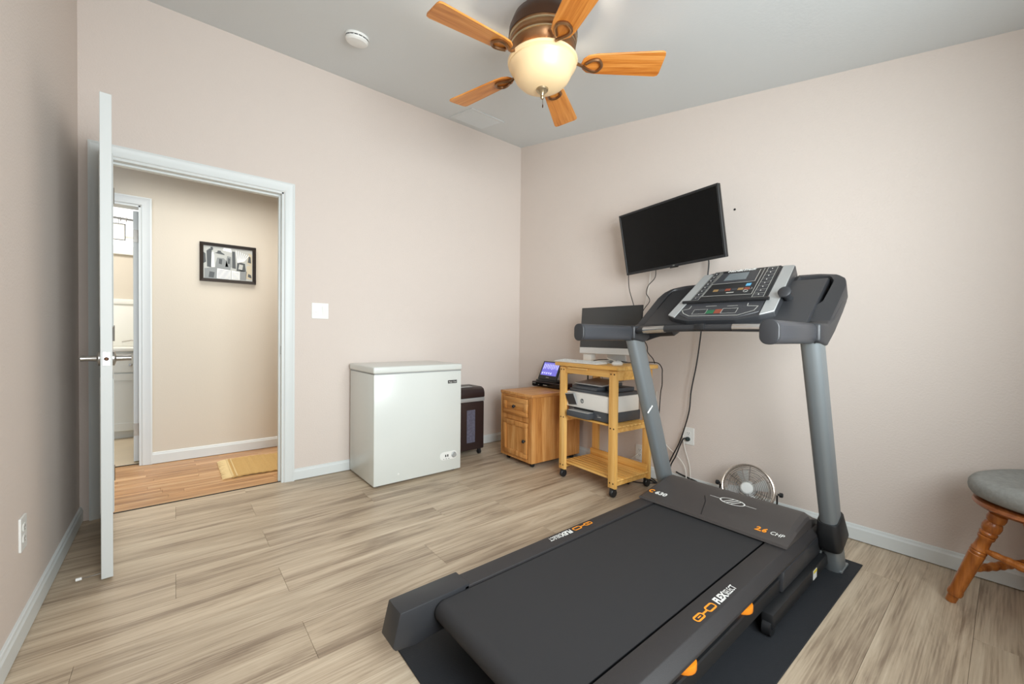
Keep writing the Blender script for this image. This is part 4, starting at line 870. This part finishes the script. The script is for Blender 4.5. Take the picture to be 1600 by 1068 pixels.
t = T(); box(t, -.47, -.38, TY-.37, TY+.37, .030, .075, .006); obj('cross_tube', t, 'black', tm)
# ---- console
U = Vector((0, -1, 0)); Vv = Vector((.802, 0, .597)); Nn = Vector((-.597, 0, .802)); O = Vector((-.812, TY, 1.146))
MC = Matrix((U, Vv, Nn)).transposed().to_4x4(); MC.translation = O
if MC.to_3x3().determinant() < 0: print('console basis flipped')
def cprism(pts, n0, n1, bev=0, seg=2): return prism(T(), pts, 'z', n0, n1, bev, seg, M=MC)
def cp(u, v, n_=0): return MC @ Vector((u, v, n_))
obj('console_body', cprism([(-.248, .045), (-.205, .018), (-.13, -.006), (.105, -.006), (.195, .022), (.250, .05), (.232, .452), (.18, .462), (-.16, .462), (-.212, .445)], -.062, 0, .006), 'charcoal', tm)
for a in ([(-.246, .046), (-.200, .022), (-.160, .44), (-.208, .444)], [(.195, .026), (.248, .052), (.229, .450), (.180, .456)]): obj('side_strip', cprism(a, -.004, .0035, .0015, 1), 'silver', tm, label='silver speckled trim strip')
dbp = [(-.182, .158), (.182, .152), (.172, .458), (-.152, .458)]
db = obj('display_board', cprism(dbp, -.003, .006, .004), 'black', tm)
kp = [(-.192, .05), (-.12, .006), (.10, .006), (.188, .05), (.184, .138), (-.186, .142)]
kpo = obj('key_panel', cprism(kp, -.003, .003, .002, 1), 'consolegrey', tm)
t = T(); tube(t, [cp(-.205, .148, .012), cp(.205, .142, .012)], .008, 8); obj('book_ledge', t, 'black', tm)
# screen
scn = obj('screen_bezel', cprism([(-.118, .322), (.090, .322), (.082, .428), (-.100, .428)], .006, .009, .001, 1), 'consolegrey', db)
obj('lcd_screen', cprism([(-.068, .345), (.042, .345), (.038, .415), (-.060, .415)], .009, .0098), 'lcd', db)
t = T(); strip(t, [cp(-.118, .318, .0085), cp(.092, .318, .0085), cp(.086, .432, .0085)], .0035, Nn); strip(t, [cp(-.118, .318, .0085), cp(-.100, .43, .0085)], .0025, Nn)
strip(t, [cp(-.128, .205, .0066), cp(.112, .198, .0066), cp(.102, .445, .0066)], .0028, Nn); strip(t, [cp(-.128, .205, .0066), cp(-.108, .445, .0066)], .0028, Nn)
for u0, u1, ut0, ut1 in ((-.176, -.136, -.148, -.116), (.122, .172, .118, .160)):
    strip(t, [cp(u0, .170, .0066), cp(ut0, .448, .0066), cp(ut1, .448, .0066), cp(u1, .170, .0066)], .0024, Nn)
    for k in range(9):
        f = (k+.0)/8.0; a = u0+(ut0-u0)*f; b = u1+(ut1-u1)*f; vv = .172+.272*f
        if k < 8: strip(t, [cp(a, vv, .0066), cp(b, vv, .0066)], .0018, Nn)
obj('panel_lines', t, 'ink_grey', db, smooth=0)['kind'] = 'stuff'
for u0, u1, ut0, ut1 in ((-.176, -.136, -.148, -.116), (.122, .172, .118, .160)):
    for k in range(8):
        f = (k+.5)/8; a = u0+(ut0-u0)*f+.004; b = u1+(ut1-u1)*f-.004; vv = .172+.272*f
        t = cprism([(a, vv-.011), (b, vv-.011), (b, vv+.011), (a, vv+.011)], .006, .0082, .001, 1); obj('button', t, 'consolegrey', db)
t = T()
for u0, u1, ut0, ut1 in ((-.176, -.136, -.148, -.116), (.122, .172, .118, .160)):
    for k in range(8):
        f = (k+.5)/8; m_ = (u0+u1)/2+((ut0+ut1)/2-(u0+u1)/2)*f; vv = .172+.272*f
        text_into(t, str(k+2) if u0 > 0 else str(k+1), cp(m_, vv, .0082), U, Vv, .011)
obj('button_figures', t, 'ink_white', db, smooth=0)['kind'] = 'stuff'
for k in range(6):
    a = -.088+.030*k; t = cprism([(a, .244), (a+.026, .2435), (a+.026, .264), (a, .2645)], .006, .0075, .001, 1); obj('program_key', t, ['key_tan', 'consolegrey', 'key_red', 'consolegrey', 'key_tan', 'key_red'][k], db)
obj('blue_sticker', cprism([(.060, .280), (.082, .280), (.082, .304), (.060, .304)], .006, .0068), 'ink_blue', db, smooth=0, label='small blue sticker')
t = T(); strip(t, [cp(-.010, .226, .0066), cp(.018, .226, .0066)], .008, Nn); ring(t, tuple(cp(.075, .232, .0066)), .010, .0012, 20, 4, MC.to_3x3().to_4x4()); strip(t, [cp(.095, .262, .0066), cp(.1, .248, .0066), cp(.06, .246, .0066)], .002, Nn)
obj('small_marks', t, 'ink_grey', db, smooth=0)['kind'] = 'stuff'
t = T(); text_into(t, 'NordicTrack', cp(-.010, .446, .0062), U, Vv, .026, bold=.0008, shear=.25); obj('brand_lettering', t, 'ink_white', db, smooth=0)
t = T(); strip(t, [cp(-.150, .122, .0036), cp(-.150, .095, .0036), cp(-.185, .085, .0036), cp(-.165, .055, .0036), cp(-.125, .03, .0036), cp(.105, .025, .0036), cp(.165, .06, .0036), cp(.172, .095, .0036), cp(.125, .10, .0036), cp(.122, .122, .0036)], .0035, Nn)
for u0, u1 in ((-.118, -.052), (.022, .090)): strip(t, [cp(u0, .045, .0036), cp(u1, .045, .0036), cp(u1, .085, .0036), cp(u0, .085, .0036)], .0022, Nn, True)
strip(t, [cp(-.07, .112, .0036), cp(-.02, .112, .0036)], .003, Nn); strip(t, [cp(.035, .106, .0036), cp(.08, .106, .0036)], .003, Nn)
obj('panel_lines', t, 'ink_grey', kpo, smooth=0)['kind'] = 'stuff'
obj('start_key', cprism([(-.050, .045), (-.014, .045), (-.014, .075), (-.050, .075)], .003, .0048, .001, 1), 'key_green', kpo, label='green start key')
obj('stop_key', cprism([(-.012, .045), (.020, .045), (.020, .080), (-.012, .080)], .003, .0048, .001, 1), 'key_red', kpo, label='red stop key')
for u0 in (-.113, -.083, .028, .060): obj('button', cprism([(u0, .050), (u0+.026, .050), (u0+.026, .080), (u0, .080)], .003, .0046, .001, 1), 'charcoal', kpo)
# ---- side wings with bottle recesses
def polar(pts, c, n=56):
    out = []
    for k in range(n):
        a = 2*PI*k/n; d = Vector((math.cos(a), math.sin(a))); best = None
        for i in range(len(pts)):
            p = Vector(pts[i])-Vector(c); q = Vector(pts[(i+1) % len(pts)])-Vector(c); e = q-p; den = d.x*e.y-d.y*e.x
            if abs(den) < 1e-9: continue
            tt = (p.x*e.y-p.y*e.x)/den; ss = (p.x*d.y-p.y*d.x)/den
            if tt > 0 and -1e-6 <= ss <= 1+1e-6 and (best is None or tt < best): best = tt
        out.append(Vector(c)+d*best)
    return out
for s in (1, -1):
    outer = [(.225, .02), (.232, .43), (.33, .425), (.40, .405), (.435, .365), (.448, .305), (.446, .16), (.442, .02), (.435, -.03), (.375, -.035), (.345, .01)]
    inner = [(.252, .135), (.252, .40), (.33, .398), (.375, .385), (.395, .34), (.388, .18), (.36, .135)]
    c = (.325, .26); A = polar(outer, c); I1 = polar(inner, c)
    t = T()
    def lv(pts, n_, sc_=1): return [t.verts.new(cp(s*(c[0]+(p.x-c[0])*sc_), c[1]+(p.y-c[1])*sc_, n_)) for p in pts]
    levels = [lv(A, -.125, .93), lv(A, -.105, .985), lv(A, -.052, 1.0), lv(A, -.044, .985), lv(I1, -.040, 1.04), lv(I1, -.046, 1.0), [t.verts.new(cp(s*(c[0]+(p.x-c[0])*.93), c[1]+(p.y-c[1])*.93+(.055*min(1, max(0, (c[1]-p.y)/.06)) if p.y < c[1] else 0), -.112)) for p in I1]]
    m_ = len(A)
    for P_, Q_ in zip(levels, levels[1:]):
        for i in range(m_): j = (i+1) % m_; t.faces.new((P_[i], P_[j], Q_[j], Q_[i]))
    t.faces.new(levels[0][::-1]); t.faces.new(levels[-1]); bmesh.ops.recalc_face_normals(t, faces=t.faces)
    wg = obj('side_tray', t, 'charcoal', tm, smooth=40)
    # shoulder running down to the post top and under-console bridge
    t = T(); yy = TY-s*.405
    prism(t, [(-.905, 1.046), (-.80, 1.030), (-.70, 1.085), (-.58, 1.17), (-.50, 1.235), (-.60, 1.225), (-.72, 1.145), (-.80, 1.118), (-.905, 1.118)], 'y', yy-.042, yy+.042, .010, 3); obj('shoulder', t, 'charcoal', tm)
    # handle
    t = T(); Mh = Matrix.Translation((-1.075, yy, 1.079)); prism(t, rrect(.058, .080, .024, 5), 'x', -.215, .195, .006, 3, M=Mh); hn = obj('handlebar', t, 'consolegrey', tm)
    t = T(); prism(t, rrect(.060, .082, .026, 5), 'x', -.222, -.206, .005, 3, M=Mh); obj('grip_cap', t, 'charcoal', hn)
    t = T(); Mr = Matrix.Translation((-.878, yy, 1.079)); prism(t, rrect(.066, .086, .026, 5), 'x', -.010, .012, .003, 2, M=Mr); obj('collar', t, 'black', hn)
t = T(); prism(t, [(-.87, 1.098), (-.80, 1.092), (-.55, 1.115), (-.43, 1.33), (-.50, 1.335), (-.80, 1.125), (-.87, 1.112)], 'y', TY-.375, TY+.375, .006, 2); obj('console_base', t, 'charcoal', tm)
# pulse bar
bar = [(-.868, TY+.385, 1.088), (-.895, TY+.32, 1.094), (-.915, TY+.18, 1.100), (-.92, TY, 1.103), (-.915, TY-.18, 1.102), (-.895, TY-.32, 1.100), (-.868, TY-.385, 1.098)]
sp = smooth_path(bar, 8); t = T(); tube(t, sp, .016, 12); pb = obj('pulse_bar', t, 'charcoal', tm)
for i0, i1 in ((9, 17), (30, 41)):
    t = T(); tube(t, sp[i0:i1], .0178, 12); obj('pulse_grip', t, 'chrome', pb, label='bright metal pulse grip')
t = T(); box(t, -.940, -.915, TY-.022, TY+.022, 1.094, 1.122, .003, 2); obj('bar_clip', t, 'black', pb)
# tilting knob in the right tray
Mk = MC @ Matrix.Translation((.262, .205, -.05)) @ Matrix.Rotation(.5, 4, 'X')
t = T(); lathe(t, [(.020, 0), (.016, .05), (.020, .075), (.026, .080), (.026, .090), (.020, .094), (0, .094)], (0, 0, 0), 20, Mk); obj('fan_knob', t, 'charcoal', tm)

# ------------------------------------------------------------------ floor fan
ff = thing('floor_fan', 'round chrome cage floor fan tilted back by the right baseboard', 'fan', (-.13, -2.29, 0), math.radians(12))
Mf = Matrix.Translation((-.05, 0, .176)) @ Matrix.Rotation(math.radians(-72), 4, 'Y')     # local z = blowing direction (-x, upwards)
R_ = .132
t = T(); ring(t, (0, 0, .028), R_, .006, 56, 8, Mf); bmesh.ops.translate(t, vec=Mf @ Vector((0, 0, 0))-Mf @ Vector((0, 0, 0)), verts=t.verts)
def fm(t): bmesh.ops.transform(t, matrix=Mf, verts=t.verts); return t
t = T(); ring(t, (0, 0, .028), R_, .006, 56, 8); ring(t, (0, 0, -.028), R_, .005, 56, 6)
lathe(t, [(R_+.001, -.028), (R_+.001, .028), (R_-.002, .028), (R_-.002, -.028)], (0, 0, 0), 56, cap=False); obj('cage_rim', fm(t), 'pink_rim', ff)
t = T()
for k in range(10): ring(t, (0, 0, .030+.014*(1-((k+1)/11.5)**2)), .036+.0092*k, .0014, 48, 4)
for k in range(6):
    a = 2*PI*k/6+.3; tube(t, [(.03*math.cos(a), .03*math.sin(a), .043), (.085*math.cos(a), .085*math.sin(a), .039), (R_*math.cos(a), R_*math.sin(a), .029)], .0018, 5)
obj('front_grille', fm(t), 'chrome', ff)
t = T()
for k in range(8): ring(t, (0, 0, -.032), .030+.013*k, .0014, 40, 4)
for k in range(6): a = 2*PI*k/6; tube(t, [(.02*math.cos(a), .02*math.sin(a), -.032), (R_*math.cos(a), R_*math.sin(a), -.03)], .0018, 5)
obj('rear_grille', fm(t), 'chrome', ff)
t = T(); lathe(t, [(0, .034), (.030, .036), (.033, .044), (.027, .050), (0, .052)], (0, 0, 0), 28); obj('hub_cap', fm(t), 'white', ff, label='pale round hub cap')
for k in range(4):
    t = T(); nb = 8; a0 = 2*PI*k/4+.35; Vb = []
    for i in range(nb+1):
        r_ = .022+.082*i/nb; wd = .32+.38*math.sin(PI*min(1, i/nb*.9)); wd = .9-.25*i/nb
        Vb.append([t.verts.new((r_*math.cos(a0+wd*(j/4-.5)), r_*math.sin(a0+wd*(j/4-.5)), .012-.024*(j/4)+.006)) for j in range(5)])
    for i in range(nb):
        for j in range(4): t.faces.new((Vb[i][j], Vb[i+1][j], Vb[i+1][j+1], Vb[i][j+1]))
    ex = bmesh.ops.extrude_face_region(t, geom=t.faces[:]); bmesh.ops.translate(t, vec=(0, 0, .002), verts=[q for q in ex['geom'] if isinstance(q, bmesh.types.BMVert)]); bmesh.ops.recalc_face_normals(t, faces=t.faces)
    obj('blade', fm(t), 'alu', ff)
t = T(); lathe(t, [(0, -.06), (.035, -.058), (.042, -.04), (.042, -.02), (.024, -.015), (.022, .02), (0, .02)], (0, 0, 0), 24); obj('motor', fm(t), 'alu', ff)
t = T(); yk = R_+.014; zc_ = .176
sweep(t, smooth_path([(-.05, -yk, zc_), (-.05, -yk, .10), (-.045, -yk+.01, .035), (-.04, -yk+.06, .010), (-.04, 0, .008), (-.04, yk-.06, .010), (-.045, yk-.01, .035), (-.05, yk, .10), (-.05, yk, zc_)], 5), [(-.004, -.016), (.004, -.016), (.004, .016), (-.004, .016)], upv=(0, 1, 0)); obj('bracket', t, 'chrome', ff)
t = T(); sweep(t, smooth_path([(-.12, -.10, .006), (-.13, 0, .006), (-.12, .10, .006), (0, .12, .006), (.05, .10, .006), (.06, 0, .006), (.05, -.10, .006), (0, -.12, .006), (-.12, -.10, .006)], 4), circ(.006, 6)); obj('base_loop', t, 'chrome', ff)
for s in (-1, 1):
    t = T(); lathe(t, [(.006, 0), (.006, .006), (.013, .008), (.013, .022), (.009, .026), (0, .027)], (0, 0, 0), 14, Matrix.Translation((-.05, s*(yk+.002), zc_)) @ Matrix.Rotation(-s*PI/2, 4, 'X')); obj('tilt_knob', t, 'black', ff)

# ------------------------------------------------------------------ stool
st = thing('wooden_stool', 'turned-leg wooden stool with grey seat cushion by the right wall', 'stool', (-.295, -3.405, 0), world=True)
sx, sy = -.295, -3.405
t = T(); lathe(t, [(0, .412), (.19, .412), (.218, .418), (.228, .428), (.224, .440), (.20, .444), (0, .444)], (sx, sy, 0), 48); obj('seat', t, 'seatwood', st)
t = T(); prof = [(0, .447), (.19, .447), (.216, .449), (.232, .457), (.240, .470), (.243, .490), (.241, .508), (.232, .521), (.215, .528), (.19, .530), (.15, .524), (.10, .515), (.05, .510), (0, .509)]
lathe(t, prof, (0, 0, 0), 56)
for v in t.verts:
    r_ = math.hypot(v.co.x, v.co.y); a = math.atan2(v.co.y, v.co.x)
    if v.co.z > .49: v.co.z += .008*math.cos(2*a-.6)*min(1, r_/.2)
    k_ = 1+.02*math.cos(4*a); v.co.x = v.co.x*k_*.97+sx; v.co.y = v.co.y*k_*.97+sy
obj('cushion', t, 'cushion', st, smooth=60)
LEGP = [(0, .016), (.03, .017), (.035, .022), (.045, .0235), (.055, .022), (.06, .0205), (.20, .0235), (.24, .0245), (.243, .0215), (.248, .0245), (.254, .0245), (.258, .0215), (.262, .025), (.268, .0245), (.272, .0215), (.31, .0195), (.318, .024), (.326, .024), (.33, .0195), (.334, .025), (.342, .0255), (.348, .021), (.355, .026), (.372, .0275), (.386, .024), (.392, .019), (.396, .025), (.410, .027), (.424, .025), (.430, .018), (.445, .016)]
feet = [((-.051, .275), (-.085, .150)), ((-.262, -.055), (-.150, -.075)), ((.050, -.275), (.085, -.150)), ((.228, .050), (.140, .075))]
axes = []
for f_, tp_ in feet:
    a = Vector((sx+f_[0], sy+f_[1], .002)); b = Vector((sx+tp_[0], sy+tp_[1], .420)); L = (b-a).length
    q = (b-a).normalized().to_track_quat('Z', 'Y').to_matrix().to_4x4(); k_ = L/.445
    Ml = Matrix.Translation(a) @ q
    t = T(); lathe(t, [(r_, z_*k_) for z_, r_ in LEGP], (0, 0, 0), 20); bmesh.ops.transform(t, matrix=Ml, verts=t.verts); obj('leg', t, 'stoolwood', st); axes.append((a, b))
def stretch(i, j, ti, tj):
    a = axes[i][0].lerp(axes[i][1], ti); b = axes[j][0].lerp(axes[j][1], tj)
    n_ = 40; pts = [a.lerp(b, k/n_) for k in range(n_+1)]
    scl = [.60+.58*math.sin(PI*k/n_)**.7*(1+.22*math.sin(k*1.35)) for k in range(n_+1)]
    t = T(); tube(t, pts, .0130, 10, scale=scl); obj('stretcher', t, 'stoolwood', st)
stretch(0, 1, .60, .52); stretch(0, 3, .36, .40); stretch(2, 1, .36, .40); stretch(2, 3, .60, .52)
